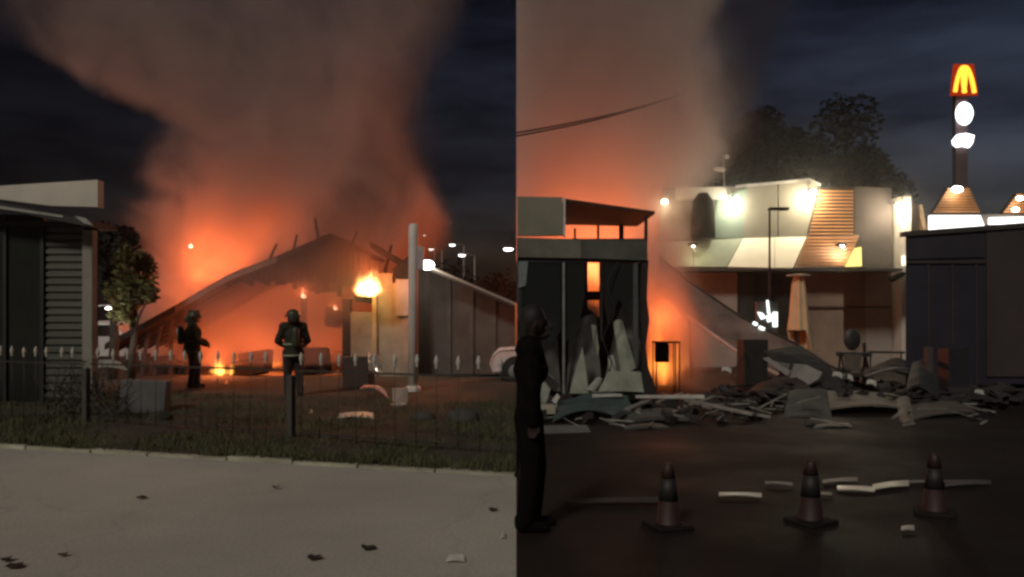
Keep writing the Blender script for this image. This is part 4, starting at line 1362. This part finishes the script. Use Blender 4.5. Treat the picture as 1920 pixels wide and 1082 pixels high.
# sloped band that catches the lamp light: top edge at the wall, lower edge forward
def band(nm, pts, m):
    v = []
    for px, py in pts:
        t = (py - 445) / 55.0
        v.append(Q(px, py, RY - .05 - .75 * max(0, t)))
    return MB().poly(v, (0, .06, -.04)).build(nm, m, rs)
band('band_panel', [(1232, 456), (1300, 451), (1300, 500), (1240, 500)], mat('band_smoky', (.30, .28, .20), .7, .2, 1))
band('band_panel', [(1301, 451), (1392, 447), (1362, 500), (1301, 500)], mat('band_green', (.30, .32, .22), .7, .2, 1))
band('band_panel', [(1393, 447), (1452, 445), (1452, 502), (1364, 500)], WHT)
band('band_panel', [(1453, 445), (1512, 444), (1487, 502), (1453, 502)], WHT)
bf = band('band_backing', [(1514, 443), (1612, 440), (1586, 500), (1490, 502)], mat('band_tan', (.36, .24, .15), .7, .2, 1))
for k in range(9):
    py = 446 + k * 6.2
    t = (py - 445) / 55.0
    Y = RY - .14 - .75 * t
    a, b_ = Q(1514 - (py - 443) * .4 + 1, py, Y), Q(1610 - (py - 443) * .42, py, Y)
    MB().b2(a.x, b_.x, Y - .02, Y + .03, a.z - .035, a.z + .035).build('slat', SLT, bf)
MB().b2(Q(1236, 0).x, Q(1672, 0).x, RY - .8, RY + .3, Q(0, 508, RY - .8).z, Q(0, 503, RY - .8).z).build('soffit', mat('soffit_dark', (.05, .045, .04), .8), rs)
# yellow lit wedge sign and its lamp
wd = MB().poly([Q(1586, 500, RY - .95), Q(1604, 465, RY - .95), Q(1615, 463, RY - .95), Q(1616, 499, RY - .95)], (0, .08, 0)).build('wedge_sign', emit('wedge_lit', (1, .82, .22), 1.5), rs)
# lower walls
panel('wall_panel', [(1232, 508), (1384, 508), (1384, 690), (1232, 690)], GRY, .15, .15)
panel('window', [(1386, 508), (1488, 508), (1488, 690), (1386, 690)], mat('restaurant_glass', (.055, .058, .052), .25, .25, 1.5), .2, .04)
for px in (1386, 1420, 1454, 1488):
    MB().b2(Q(px, 0).x - .03, Q(px, 0).x + .03, RY + .12, RY + .19, 0, Q(0, 508).z).build('mullion', DARKMETAL, rs)
panel('wall_panel', [(1490, 508), (1622, 508), (1622, 700), (1490, 700)], BRN, .12, .15)
panel('wall_panel', [(1623, 500), (1672, 500), (1672, 700), (1623, 700)], GRY, .08, .19)
MB().b2(Q(1512, 0).x, Q(1672, 0).x, RY + .02, RY + .075, Q(0, 575).z - .04, Q(0, 575).z + .02).build('dado_rail', mat('dado', (.09, .07, .055), .7), rs)
# white corner pier lit from its lamp
pier = MB().b2(Q(1678, 0).x, Q(1695, 0).x, RY - .5, RY + .3, 0, Q(0, 372).z).build('corner_pier', mat('pier_white', (.60, .53, .45), .7, .12, 1.2), rs)
MB().poly([Q(1697, 372, RY - .2), Q(1722, 385, RY - .2), Q(1736, 440, RY - .2), Q(1697, 440, RY - .2)], (0, .15, 0)).build('gable_panel', mat('gable_tan', (.42, .27, .16), .7, .15, 1.5), rs)
MB().poly([Q(1724, 384, RY - .26), Q(1729, 384, RY - .26), Q(1740, 440, RY - .26), Q(1734, 440, RY - .26)], (0, .05, 0)).build('gable_trim', mat('gable_trim', (.5, .36, .24), .6), rs)
MB().b2(Q(1676, 0).x, Q(1700, 0).x, RY - .85, RY - .55, Q(0, 500).z, Q(0, 482).z).build('light_box', emit('light_box', (1, .95, .72), 1.6), rs)
MB().box(Q(1683, 519, RY - .75), (.5, .3, .16), (0, -.5, 0), .04).build('torn_bracket', CHAR, rs)
# wall lamps
def wall_lamp(px, py, power, col, y=-.45, tilt=0.0, st=22, par=rs):
    p = Q(px, py, RY + y)
    h = MB().box(p + Vector((0, .06, .08)), (.30, .16, .10), (.3, 0, 0), .01).build('wall_lamp', DARKMETAL, par, bevel=.01)
    MB().tube([p + Vector((0, .1, .08)), p + Vector((0, -y + .05, .16))], .02, 5).build('lamp_bracket', DARKMETAL, h)
    MB().ball(p, .12 if st > 20 else .06, 10, (1.0, .8, .75)).build('lamp_lens', emit('lamp_lens_%d_%d' % (st, int(col[2] * 100)), col, st), h, smooth=True)
    lamp('lamp_light', p + Vector((0, -.05, -.18)), power, col, par, .08)
wall_lamp(1246, 378, 40, (1, .85, .5))
wall_lamp(1382, 372, 115, (1, .96, .74))
wall_lamp(1525, 360, 190, (1, .90, .64))
wall_lamp(1686, 384, 150, (1, .86, .62), y=-.75)
wall_lamp(1580, 462, 40, (1, .93, .78), y=-.95, st=16)
wall_lamp(1300, 462, 8, (1, .93, .6), y=-.95, st=5)

# ---- parasol (closed) lit by the restaurant lamps
ps = thing('parasol', (S(1500, 0, 24.5).x, 24.5, 0), 'closed cream parasol standing before the restaurant windows', 'parasol')
PYY = 24.5
pc = S(1497, 0, PYY).x
MB().tube([(pc, PYY, 0), (pc, PYY, S(0, 512, PYY).z)], .03, 8).build('pole', DARKMETAL, ps)
vs, fs = [], []
nseg, nr = 28, 14
zt1, zb1 = S(0, 516, PYY).z, S(0, 655, PYY).z
for j in range(nr + 1):
    t = j / nr
    for i in range(nseg):
        a = 2 * PI * i / nseg
        r = (.10 + .20 * t ** .8) * (1 + .28 * math.cos(a * 7 + t * 1.5)) + (.02 if j else 0)
        hang = (zb1 - zt1) * t * (1 - .26 * (math.cos(a + 2.6) > .2) * t)
        vs.append((pc + r * math.cos(a) + .05 * t, PYY + r * math.sin(a), zt1 + hang))
for j in range(nr):
    for i in range(nseg):
        i2 = (i + 1) % nseg
        fs.append((j * nseg + i, j * nseg + i2, (j + 1) * nseg + i2, (j + 1) * nseg + i))
fs.append(tuple(range(nseg)))
cn = MB().add(vs, fs).build('canopy', mat('cream_fabric', (.62, .44, .26), .85, .12, 3), ps, smooth=True)
MB().lathe([(.36, 0), (.34, .03), (.05, .06)], (pc, PYY, zt1 - .02), 14).build('cap', mat('cap_pale', (.45, .36, .27), .8), ps)
MB().box((pc, PYY, .06), (.6, .6, .12)).build('foot', DARKMETAL, ps, bevel=.02)

# ---- thin unlit lamp pole before the restaurant
lp = thing('lamp_pole', (S(1443, 0, 24).x, 24, 0), 'thin black lamp pole with flat unlit head before the restaurant', 'lamp pole')
a = S(1443, 393, 24)
MB().tube([(a.x, 24, 0), (a.x, 24, a.z)], [.045, .03], 8).build('pole', CHAR, lp)
MB().b2(a.x - .03, a.x + .55, 23.85, 24.1, a.z - .02, a.z + .05).build('lamp_head', CHAR, lp, bevel=.01)

# ---- broken lit sign behind the awning
bs = thing('broken_sign', (S(1442, 0, 23).x, 23, 0), 'broken lit white sign showing behind the fallen awning', 'sign')
SY = 22.6
LIT = emit('sign_white_lit', (.92, 1.0, .95), 2.2)
MB().b2(S(1420, 0, SY).x, S(1460, 0, SY).x, SY + .08, SY + .2, 0, S(0, 566, SY).z).build('back_plate', SOOT, bs)
for pts in ([(1421, 585), (1430, 587), (1437, 596), (1428, 599)], [(1438, 592), (1446, 588), (1448, 602), (1440, 604)], [(1450, 585), (1458, 585), (1458, 613), (1450, 613)], [(1438, 563), (1441, 563), (1444, 588), (1440, 588)]):
    MB().poly([S(px, py, SY) for px, py in pts], (0, .06, 0)).build('letter_piece', LIT, bs)
for (px, py) in ((1416, 607), (1427, 615), (1434, 618), (1443, 624), (1452, 630)):
    MB().box(S(px, py, SY - 2.1), (.12, .08, .08), (0, .5, 0)).build('bulb', LIT, bs, bevel=.02)

# ---- grey boards and wreck heap before the restaurant
def boards():
    G1 = mat('wreck_board', (.20, .18, .165), .7, .35, 2.5, bump=.2)
    G2 = mat('wreck_dark', (.026, .022, .021), .85, .5, 2.5, bump=.3)
    loose('board', [S(1430, 672, 16.2), S(1440, 670, 16.2), S(1484, 696, 15.9), S(1476, 705, 15.9)], .05, G1, 'narrow grey board slanting beside the charred block', 'board')
    loose('board', [S(1446, 676, 16.3), S(1482, 682, 16.2), S(1475, 698, 16.1)], .04, PD, 'triangular dim board behind the narrow grey one', 'board')
    loose('board', [S(1490, 682, 16), S(1512, 684, 16), S(1542, 698, 15.8), S(1530, 721, 15.7), S(1505, 722, 15.8), S(1480, 712, 15.9)], .06, G1, 'broad pale grey board in the middle of the wreck heap', 'board')
    sheet('roof_sheet', [S(1430, 660, 17), S(1470, 730, 16.2), S(1580, 730, 16.2), S(1500, 650, 18)], .04, G2, 'dark roof sheet slumped behind the broad grey board', 'sheet', bend=.12, n=8)
    sheet('roof_sheet', [S(1395, 740, 16), S(1480, 790, 13.6), S(1560, 780, 14), S(1480, 700, 16.5)], .05, G2, 'dark crumpled sheet sloping down in front of the charred block', 'sheet', bend=.2, n=10)
    sheet('loose_panel', [S(1470, 786, 13.2), S(1560, 790, 13.1), S(1550, 735, 14.2), S(1480, 735, 14.2)], .05, PD, 'dim wall panel tipped back at the front of the wreck heap', 'panel', bend=.06)
    sheet('tarpaulin', [S(1540, 772, 13.5), S(1712, 766, 13.6), S(1690, 746, 15.2), S(1520, 735, 15.4)], .03, mat('beige_tarp', (.17, .145, .115), .75, .3, 2), 'dull beige tarpaulin draped over the low end of the wreck heap', 'tarpaulin', bend=.07, n=14)
    sheet('tarpaulin', [S(1690, 800, 12.4), S(1716, 796, 12.5), S(1704, 748, 14.4), S(1680, 750, 14.4)], .03, mat('beige_tarp', (.17, .145, .115), .75, .3, 2), 'loose beige tarpaulin tail hanging down to the asphalt', 'tarpaulin', bend=.05)
    sheet('roof_sheet', [S(1700, 790, 12.8), S(1830, 772, 13.4), S(1800, 756, 14.8), S(1700, 760, 14.6)], .03, mat('brown_sheet', (.08, .065, .06), .8, .4, 2), 'brown sheet lying past the beige tarpaulin', 'sheet', bend=.04, n=8)
    # arched sheet
    sheet('arched_sheet', [S(1612, 722, 17.2), S(1702, 700, 17), S(1702, 682, 18), S(1618, 700, 18.2)], .04, G2, 'dark arched sheet beside the terrace chair', 'sheet', bend=.2, n=10)
    q = MB().tube([S(1622, 706, 16.9), S(1650, 696, 16.9), S(1680, 690, 16.9), S(1702, 692, 16.9)], .03, 6)
    tag(q.build('pipe', mat('pipe_grey', (.16, .14, .135), .5, .3, 3), smooth=True), 'bent grey pipe along the dark arched sheet', 'pipe')
    for (px, py, lab) in [(1570, 701, 'tiny pale scrap, left of two below the terrace chair'), (1590, 706, 'tiny pale scrap, right of two below the terrace chair'), (1634, 716, 'thin white scrap under the dark arched sheet'), (1362, 692, 'tiny white scrap glinting left of the charred block'), (1836, 735, 'grey scrap lump by the dark container'), (1896, 755, 'pale scrap near the photo right edge, higher one'), (1912, 768, 'white scrap near the photo right edge, lower one')]:
        sheet('scrap', [S(px - 9, py + 4, 15.5), S(px + 9, py + 7, 15.4), S(px + 8, py, 15.7), S(px - 8, py - 3, 15.7)], .02, WP, lab, 'scrap', bend=.03, n=3)
    # heap below: dark rubble
    q = MB()
    for k in range(260):
        px = rnd.uniform(1350, 1915)
        Y = rnd.uniform(14.2, 18.5)
        hh = .30 * math.exp(-((px - 1560) / 160) ** 2) + .18
        z = abs(rnd.gauss(0, hh * .7))
        q.box((S(px, 0, Y).x, Y, z * .5 + .03), (rnd.uniform(.08, .55), rnd.uniform(.04, .3), rnd.uniform(.02, .09)), (rnd.uniform(-.6, .6), rnd.uniform(-.6, .6), rnd.uniform(0, 3)), .02)
    tag(q.build('rubble', G2), 'dark burnt rubble strewn before the restaurant terrace', 'rubble', kind='stuff')
    q = MB()
    for k in range(90):
        px = rnd.uniform(985, 1420)
        Y = rnd.uniform(12.2, 16.2)
        q.box((S(px, 0, Y).x, Y, .05 + rnd.uniform(0, .08)), (rnd.uniform(.05, .35), rnd.uniform(.05, .25), rnd.uniform(.02, .12)), (rnd.uniform(-.4, .4), rnd.uniform(-.4, .4), rnd.uniform(0, 3)), .015)
    tag(q.build('rubble', G2), 'dark burnt rubble strewn before the burnt shop', 'rubble', kind='stuff')
    q = MB()
    for k in range(150):
        px = rnd.uniform(985, 1900)
        Y = rnd.uniform(11.6, 16.5)
        if px > 1450 and rnd.random() < .65:
            continue
        L = rnd.uniform(.12, .75)
        z0 = (.30 * math.exp(-((px - 1540) / 170) ** 2) + .06) * rnd.random() + .03
        q.box((S(px, 0, Y).x, Y, z0), (L, rnd.uniform(.012, .05), rnd.uniform(.008, .025)), (rnd.uniform(-.15, .15), rnd.uniform(-.35, .35), rnd.uniform(0, 3)), .004)
    tag(q.build('splinters', mat('pale_splinter', (.24, .225, .20), .7, .5, 4)), 'pale splinters and strips strewn through the wreckage', 'debris', kind='stuff')
    # torn wires hanging and trailing over the heap
    for k, (pa, pb, lab) in enumerate((((1392, 640, 17.1), (1360, 760, 14.2), 'torn wire trailing from the charred block to the ground'), ((1560, 695, 17.0), (1660, 768, 13.6), 'torn wire trailing across the beige tarpaulin'), ((1150, 490, 14.9), (1136, 700, 14.4), 'torn wire hanging from the burnt shop transom'))):
        a, b_ = S(*pa), S(*pb)
        pts = [a.lerp(b_, i / 10) + Vector((.10 * math.sin(i * 1.3 + k), 0, -.25 * math.sin(PI * i / 10) * (k < 2))) for i in range(11)]
        for p_ in pts:
            p_.z = max(p_.z, .02)
        tag(MB().tube(pts, .012, 5).build('wire', CHAR, smooth=True), lab, 'wire')
    block('bin', 1788, 0, 16.5, .42, 1.0, .42, mat('bin_dark', (.02, .018, .022), .6), 'tall dark bin standing before the container', 'bin')
    block('post_stub', 1741, 0, 16.2, .14, 1.02, .14, mat('stump_brown', (.07, .05, .048), .8), 'thin brown post stub standing before the container', 'post')
    sheet('roof_sheet', [S(1700, 735, 15.6), S(1760, 742, 15.2), S(1755, 684, 16.8), S(1712, 682, 16.8)], .05, mat('slate_sheet', (.028, .03, .03), .7, .3, 2), 'slumped slate coloured sheet below the container', 'sheet', bend=.14, n=8)
    sheet('scrap_sheet', flat(1776, 1798, 732, 16, .3), .03, mat('mauve_scrap', (.14, .11, .12), .7), 'mauve scrap at the foot of the tall dark bin', 'scrap', bend=.08, n=4)
    sheet('loose_panel', [S(1524, 803, 11.8), S(1598, 800, 11.9), S(1590, 795, 12.3), S(1534, 797, 12.2)], .02, GP, 'thin pale strip lying flat before the wreck heap', 'strip', bend=.02)
    rock('rock', (S(1518, 0, 12.1).x, 12.1, 0), .07, STONE, 'small rock beside the thin pale strip on the asphalt')
boards()

# ---- terrace chair and rail
ch = thing('terrace_chair', (S(1598, 0, 24).x, 24, 0), 'tall dark terrace chair with rounded back before the brown wall', 'chair')
CYY = 24.0
def C(px, py, dy=0): return S(px, py, CYY + dy)
MB().ball(C(1598, 637), .30, 14, (.85, .28, 1.1)).build('backrest', DARKMETAL, ch, smooth=True)
MB().b2(C(1572, 0).x, C(1626, 0).x, CYY - .35, CYY + .2, C(0, 668).z, C(0, 660).z).build('seat', DARKMETAL, ch, bevel=.02)
for px in (1576, 1622):
    for dy in (-.3, .16):
        MB().tube([C(px, 660, dy), Vector((C(px, 0).x, CYY + dy, 0))], .03, 6).build('leg', CHAR, ch)
MB().poly([C(1582, 664, -.38), C(1616, 664, -.38), C(1612, 700, -.38), C(1586, 700, -.38)], (0, .02, 0)).build('cloth_panel', mat('dull_cloth', (.10, .085, .07), .9), ch)
for px, py0, py1 in ((1624, 643, 690),):
    MB().tube([C(px - 4, py0), C(px, py1)], .05, 6).build('arm', CHAR, ch)
ra = thing('terrace_rail', (S(1672, 0, 25.2).x, 25.2, 0), 'low dark rail between terrace chair and container', 'rail')
MB().tube([S(1628, 660, 25.2), S(1696, 661, 25.2)], .04, 6).build('rail', CHAR, ra)
for px in (1632, 1690):
    MB().tube([S(px, 660, 25.2), Vector((S(px, 0, 25.2).x, 25.2, 0))], .025, 6).build('post', CHAR, ra)

# ---- dark container shop on the east
ct = thing('dark_container', (S(1810, 0, 17).x, 17, 0), 'dark windowless container shop filling the east side', 'container')
CY0 = 17.5
CT = mat('container_navy', (.024, .021, .034), .6, .3, 1.0)
CB = mat('container_brown', (.045, .032, .032), .7, .3, 1.0)
MB().poly([S(1698, 437, CY0), S(1960, 418, CY0), S(1960, 720, CY0), S(1698, 720, CY0)], (1.5, 2.2, 0)).build('body', CT, ct)
MB().poly([S(1695, 434, CY0 - .1), S(1962, 414, CY0 - .1), S(1962, 424, CY0 - .1), S(1695, 443, CY0 - .1)], (0, .2, 0)).build('roof_edge', mat('container_edge', (.05, .04, .036), .7), ct)
MB().poly([S(1699, 446, CY0 - .04), S(1845, 438, CY0 - .04), S(1845, 482, CY0 - .04), S(1699, 486, CY0 - .04)], (0, .03, 0)).build('sign_panel', mat('container_sign', (.034, .03, .04), .5, .3, 1), ct)
MB().poly([S(1850, 436, CY0 - .05), S(1962, 428, CY0 - .05), S(1962, 706, CY0 - .05), S(1850, 706, CY0 - .05)], (0, .04, 0)).build('side_panel', CB, ct)
for px in (1740, 1785, 1830):
    MB().b2(S(px, 0, CY0).x - .02, S(px, 0, CY0).x + .02, CY0 - .03, CY0 - .004, 0, S(0, 492, CY0).z).build('seam', CB, ct)
MB().b2(S(1700, 0, CY0).x, S(1846, 0, CY0).x, CY0 - .05, CY0 - .004, S(0, 494, CY0).z, S(0, 489, CY0).z).build('ledge', CB, ct)

# ---- restaurant wing behind the container
wg = thing('drive_wing', (S(1820, 0, 36).x, 36, 0), 'lower wing with slatted gable and bright white light strip behind the container', 'building')
WY = 36.0
MB().b2(S(1742, 0, WY).x, S(1960, 0, WY).x, WY, WY + 6, 0, S(0, 402, WY).z).build('wall', mat('wing_wall', (.16, .13, .11), .8, .2, 1), wg)
gw = MB().poly([S(1748, 400, WY - .05), S(1778, 352, WY - .05), S(1816, 352, WY - .05), S(1838, 400, WY - .05)], (0, .3, 0)).build('gable', SHD, wg)
for k in range(9):
    py = 355 + k * 5.2
    t = (py - 352) / 48
    a, b_ = S(1778 - 30 * t, py, WY - .1), S(1816 + 22 * t, py, WY - .1)
    MB().b2(a.x, b_.x, WY - .14, WY - .06, a.z - .035, a.z + .035).build('slat', SLT, gw)
gw2 = MB().poly([S(1880, 400, WY - .05), S(1908, 362, WY - .05), S(1950, 362, WY - .05), S(1950, 400, WY - .05)], (0, .3, 0)).build('gable', SHD, wg)
for k in range(7):
    py = 366 + k * 5.2
    t = (py - 362) / 38
    a, b_ = S(1908 - 28 * t, py, WY - .1), S(1950, py, WY - .1)
    MB().b2(a.x, b_.x, WY - .14, WY - .06, a.z - .035, a.z + .035).build('slat', SLT, gw2)
STRIP = emit('strip_white', (1, .98, .94), 3.0)
MB().poly([S(1745, 404, WY - .4), S(1838, 404, WY - .4), S(1848, 428, WY - .4), S(1745, 432, WY - .4)], (0, .2, 0)).build('light_strip', STRIP, wg)
MB().poly([S(1858, 408, WY - .4), S(1960, 406, WY - .4), S(1960, 418, WY - .4), S(1858, 420, WY - .4)], (0, .2, 0)).build('light_strip', STRIP, wg)
for (px, py, pw) in ((1795, 355, 22), (1912, 372, 12), (1904, 393, 0)):
    p = S(px, py, WY - .5)
    h = MB().ball(p, .20 if pw > 20 else .13, 10, (1.3, .7, .7)).build('wall_lamp', emit('wing_lamp', (1, .94, .84), 18), wg, smooth=True)
    MB().tube([p + Vector((0, .1, 0)), p + Vector((0, .5, .05))], .03, 5).build('lamp_bracket', DARKMETAL, h)
    if pw:
        lamp('lamp_light', p + Vector((0, -.05, -.25)), pw, (1, .9, .72), wg, .1)

# ---- pylon sign
PY_ = 62.0
pl = thing('pylon_sign', (S(1808, 0, PY_).x, PY_, 0), 'tall pylon sign with glowing yellow arches over two white lit signs', 'pylon sign')
def Pp(px, py, dy=0): return S(px, py, PY_ + dy)
MB().b2(Pp(1796, 0).x, Pp(1819, 0).x, PY_ + .3, PY_ + .8, 0, Pp(0, 130).z).build('mast', mat('pylon_mast', (.10, .06, .06), .6, .2, .6), pl)
YEL = emit('arches_yellow', (1.0, .36, .03), 3.0)
RED = emit('halo_rim_red', (1.0, .09, .01), .7)
def arch(xc, half, ytop, ybot, lean):
    pts = []
    for i in range(15):
        t = i / 14
        a = PI * t
        px = xc - half * math.cos(a)
        py = ybot - (ybot - ytop) * math.sin(a) ** .75
        pts.append(Pp(px + lean * (1 - (py - ytop) / (ybot - ytop)), py, -.1))
    return MB().tube(pts, .16, 8)
a1 = arch(1799, 8, 126, 172, 7)
a1.build('arch', YEL, pl, smooth=True)
a2 = arch(1818, 9, 126, 174, -8)
a2.build('arch', YEL, pl, smooth=True)
MB().poly([Pp(1790, 120), Pp(1826, 120), Pp(1834, 178), Pp(1784, 178)], (0, .25, 0)).build('sign_panel', emit('halo_panel_red', (1.0, .07, .01), .35), pl)  # dim red panel added to stand for the halo round the arches
rsq = MB().lathe([(.62, -.12), (.66, 0), (.62, .12)], (0, 0, 0), 24, 'y')
rsq.v = [Pp(1808, 213) + Vector((v.x, v.y, v.z * 1.36)) for v in rsq.v]
rsq.build('round_sign', emit('pylon_white', (.96, .97, 1), 4.0), pl)
MB().poly([Pp(1788, 262), Pp(1797, 252), Pp(1812, 250), Pp(1827, 254), Pp(1824, 268), Pp(1818, 276), Pp(1808, 273), Pp(1796, 275), Pp(1789, 270)], (0, .25, 0)).build('lower_sign', emit('pylon_white', (.96, .97, 1), 4.0), pl)

# ---- trees behind the restaurant
for (px, py, w, hh, lab, sd) in [(1432, 196, 4.8, 6.5, 'tallest dark tree behind the restaurant roof', 21), (1535, 214, 5.0, 6.0, 'dark round tree in the middle behind the restaurant', 22), (1622, 285, 4.8, 4.6, 'lower dark tree at the east end behind the restaurant', 23), (1350, 300, 3.4, 4.0, 'lowest dark tree at the smoke behind the restaurant', 24)]:
    Y = 40.0
    tree('tree', (S(px, 0, Y).x, Y, 0), S(0, py, Y).z, w, hh, lab, LEAF_S, 12000, 'dark trees behind the restaurant', .19, sd)

# ---- camera mast on the roof
cm = thing('camera_mast', Q(1358, 349, RY + 2), 'thin roof mast with surveillance camera and small lamp', 'mast')
a, b_ = Q(1358, 351, RY - .15), Q(1356, 292, RY - .15)
MB().tube([a, b_], .03, 6).build('pole', GREYPAINT, cm)
MB().capsule(Q(1342, 317, RY - .2), Q(1355, 318, RY - .2), .07, .09).build('camera_body', WHITEPAINT, cm, smooth=True)
MB().ball(Q(1363, 294, RY - .2), .08, 10).build('dome', WHITEPAINT, cm, smooth=True)
MB().tube([b_, Q(1363, 292, RY - .2)], .02, 5).build('arm', GREYPAINT, cm)

# ---- overhead cables
for k, (dy, lab) in enumerate(((0, 'upper of two overhead cables crossing the brown smoke'), (6, 'lower of two overhead cables crossing the brown smoke'))):
    pts = []
    for i in range(15):
        t = i / 14
        px = 969 + 380 * t
        py = 249 - 96 * t + 10 * math.sin(PI * t) + dy * (1 - t)
        pts.append(S(px, py, 18 + 14 * t))
    tag(MB().tube(pts, .022, 5).build('cable', CHAR), lab, 'cable')

# ---- cones
RUBD = mat('cone_base', (.016, .013, .012), .8, .3, 6, spec=.1)
def cone(px, pyb, h, label, tilt=0.0):
    Y = gy(pyb)
    x = S(px, 0, Y).x
    rt = thing('traffic_cone', (x, Y, 0), label, 'traffic cone', 'cones standing on the dark asphalt')
    CM = mat('cone_red', (.034, .015, .013), .6, .3, 4)
    CS = mat('cone_sleeve', (.020, .017, .016), .6, .3, 4)
    s_ = h / .6
    rz_ = rnd.uniform(-.6, .6)
    MB().box((x, Y, .02), (.36 * s_, .36 * s_, .04), (0, 0, rz_), .006).build('base', RUBD, rt, bevel=.012)
    MB().lathe([(.13 * s_, .04), (.112 * s_, .05), (.088 * s_, .26 * s_)], (x, Y, 0), 18).build('body', CM, rt, smooth=True)
    MB().lathe([(.092 * s_, .262 * s_), (.068 * s_, .46 * s_)], (x, Y, 0), 18).build('sleeve', CS, rt, smooth=True)
    MB().lathe([(.068 * s_, .462 * s_), (.045 * s_, .58 * s_), (.03 * s_, .6 * s_)], (x, Y, 0), 18).build('tip', CM, rt, smooth=True)
cone(1253, 990, .50, 'traffic cone nearest the standing person')
cone(1520, 982, .50, 'middle traffic cone on the dark asphalt')
cone(1752, 965, .50, 'traffic cone nearest the east edge of the yard')

# ---- barrier tape, and wet glints painted as white strips on the asphalt
TP = mat('tape_glint_white', (.42, .39, .33), .35, .3, 5)  # white for tape, and for wet glints put into colour
TW = mat('tape_worn', (.10, .088, .085), .5, .4, 5)
def strip(px0, px1, py0, py1, dpx, m, label, bend=.03):
    bend *= .35
    Ya, Yb = gy(py0), gy(py1)
    Ya2, Yb2 = gy(py0 - dpx), gy(py1 - dpx)
    sheet('barrier_tape', [(S(px0, 0, Ya).x, Ya, .03), (S(px1, 0, Yb).x, Yb, .03), (S(px1, 0, Yb2).x, Yb2, .035), (S(px0, 0, Ya2).x, Ya2, .035)], .008, m, label, 'barrier tape', bend=bend, n=8)
strip(1348, 1428, 936, 938, 5, TP, 'short white strip painted for a wet glint left of the middle cone', .02)
strip(1434, 1486, 914, 917, 4, TW, 'thin worn tape strip touching the middle cone from the west')
strip(1542, 1608, 913, 909, 6, TW, 'worn tape strip just right of the middle cone')
strip(1570, 1640, 925, 928, 7, TP, 'bright tape strip between the two cones, lower one', .02)
strip(1636, 1704, 925, 917, 9, TP, 'broad bright tape strip between the two cones', .03)
strip(1700, 1858, 912, 913, 4, TW, 'long worn tape strip passing behind the east cone')
strip(1772, 1852, 919, 913, 4, TW, 'thin tape strip forming a point east of the last cone')
strip(1690, 1714, 1002, 1001, 6, TP, 'small white strip painted for a wet glint lowest on the asphalt', .015)
strip(1535, 1560, 935, 935, 4, TW, 'faint tape scrap at the foot of the middle cone', .01)
strip(1060, 1240, 952, 948, 8, mat('tape_faint', (.03, .027, .027), .8, .4, 5), 'long faint strip between standing person and first cone', .02)

# ---- person at the west edge of the yard, seen from the side
walk = dict(pel=(0, 0, .52), waist=(0, .0, .60), chest=(0, .01, .72), neck=(0, .01, .84), head=(0, .03, .92),
            shL=(-.10, .0, .81), shR=(.10, .0, .81), elL=(-.115, -.015, .65), elR=(.115, .01, .65), wrL=(-.10, .01, .50), wrR=(.10, .015, .50),
            hipL=(-.05, 0, .51), hipR=(.05, 0, .51), knL=(-.05, .035, .28), knR=(.05, .01, .28), anL=(-.055, .02, .04), anR=(.055, -.015, .04))
BLK = mat('black_cloth', (.006, .005, .005), .9, .3, 6, spec=.05)
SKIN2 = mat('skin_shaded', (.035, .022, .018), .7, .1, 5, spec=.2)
person((S(991, 0, 6.1).x, 6.1, 0), R(-90), 1.70, 'person in black jacket and trousers standing side on by the burnt shop', walk, BLK, BLK, 'hair', SKIN2, vox=.010, coat_len=.47, slim=.55, boots_m=BLK)

dm = bpy.data.materials.new('lamp_halo')  # haze volume added so the wall lamps show halos
dm.use_nodes = True
dn, dl = dm.node_tree.nodes, dm.node_tree.links
dn.clear()
do = dn.new('ShaderNodeOutputMaterial')
dv = dn.new('ShaderNodeVolumePrincipled')
dv.inputs['Color'].default_value = (.85, .83, .8, 1)
dv.inputs['Density'].default_value = .02
dv.inputs['Anisotropy'].default_value = .6
dl.new(dv.outputs['Volume'], do.inputs['Volume'])
tag(MB().poly([(4.6, 25.6, 3.2), (15.5, 25.6, 3.2), (15.5, 25.6, 7.2), (12, 25.6, 8.4), (7, 25.6, 8.4), (4.6, 25.6, 7.4)], (0, 2.0, 0)).build('smoke', dm), 'thin haze added for halos round the restaurant wall lamps', 'smoke', kind='stuff')

# ---- smoky air over the whole place: one even haze that gives the lamps their halos
hm = bpy.data.materials.new('haze')
hm.use_nodes = True
hn = hm.node_tree.nodes
hn.clear()
ho = hn.new('ShaderNodeOutputMaterial')
hv = hn.new('ShaderNodeVolumePrincipled')
hv.inputs['Color'].default_value = (.92, .92, .92, 1)
hv.inputs['Density'].default_value = HAZE
hv.inputs['Anisotropy'].default_value = .72
hm.node_tree.links.new(hv.outputs['Volume'], ho.inputs['Volume'])
tag(MB().b2(-390, 390, -65, 610, -1.1, 26).build('haze', hm), 'thin smoky haze over the whole place', 'haze', kind='stuff')
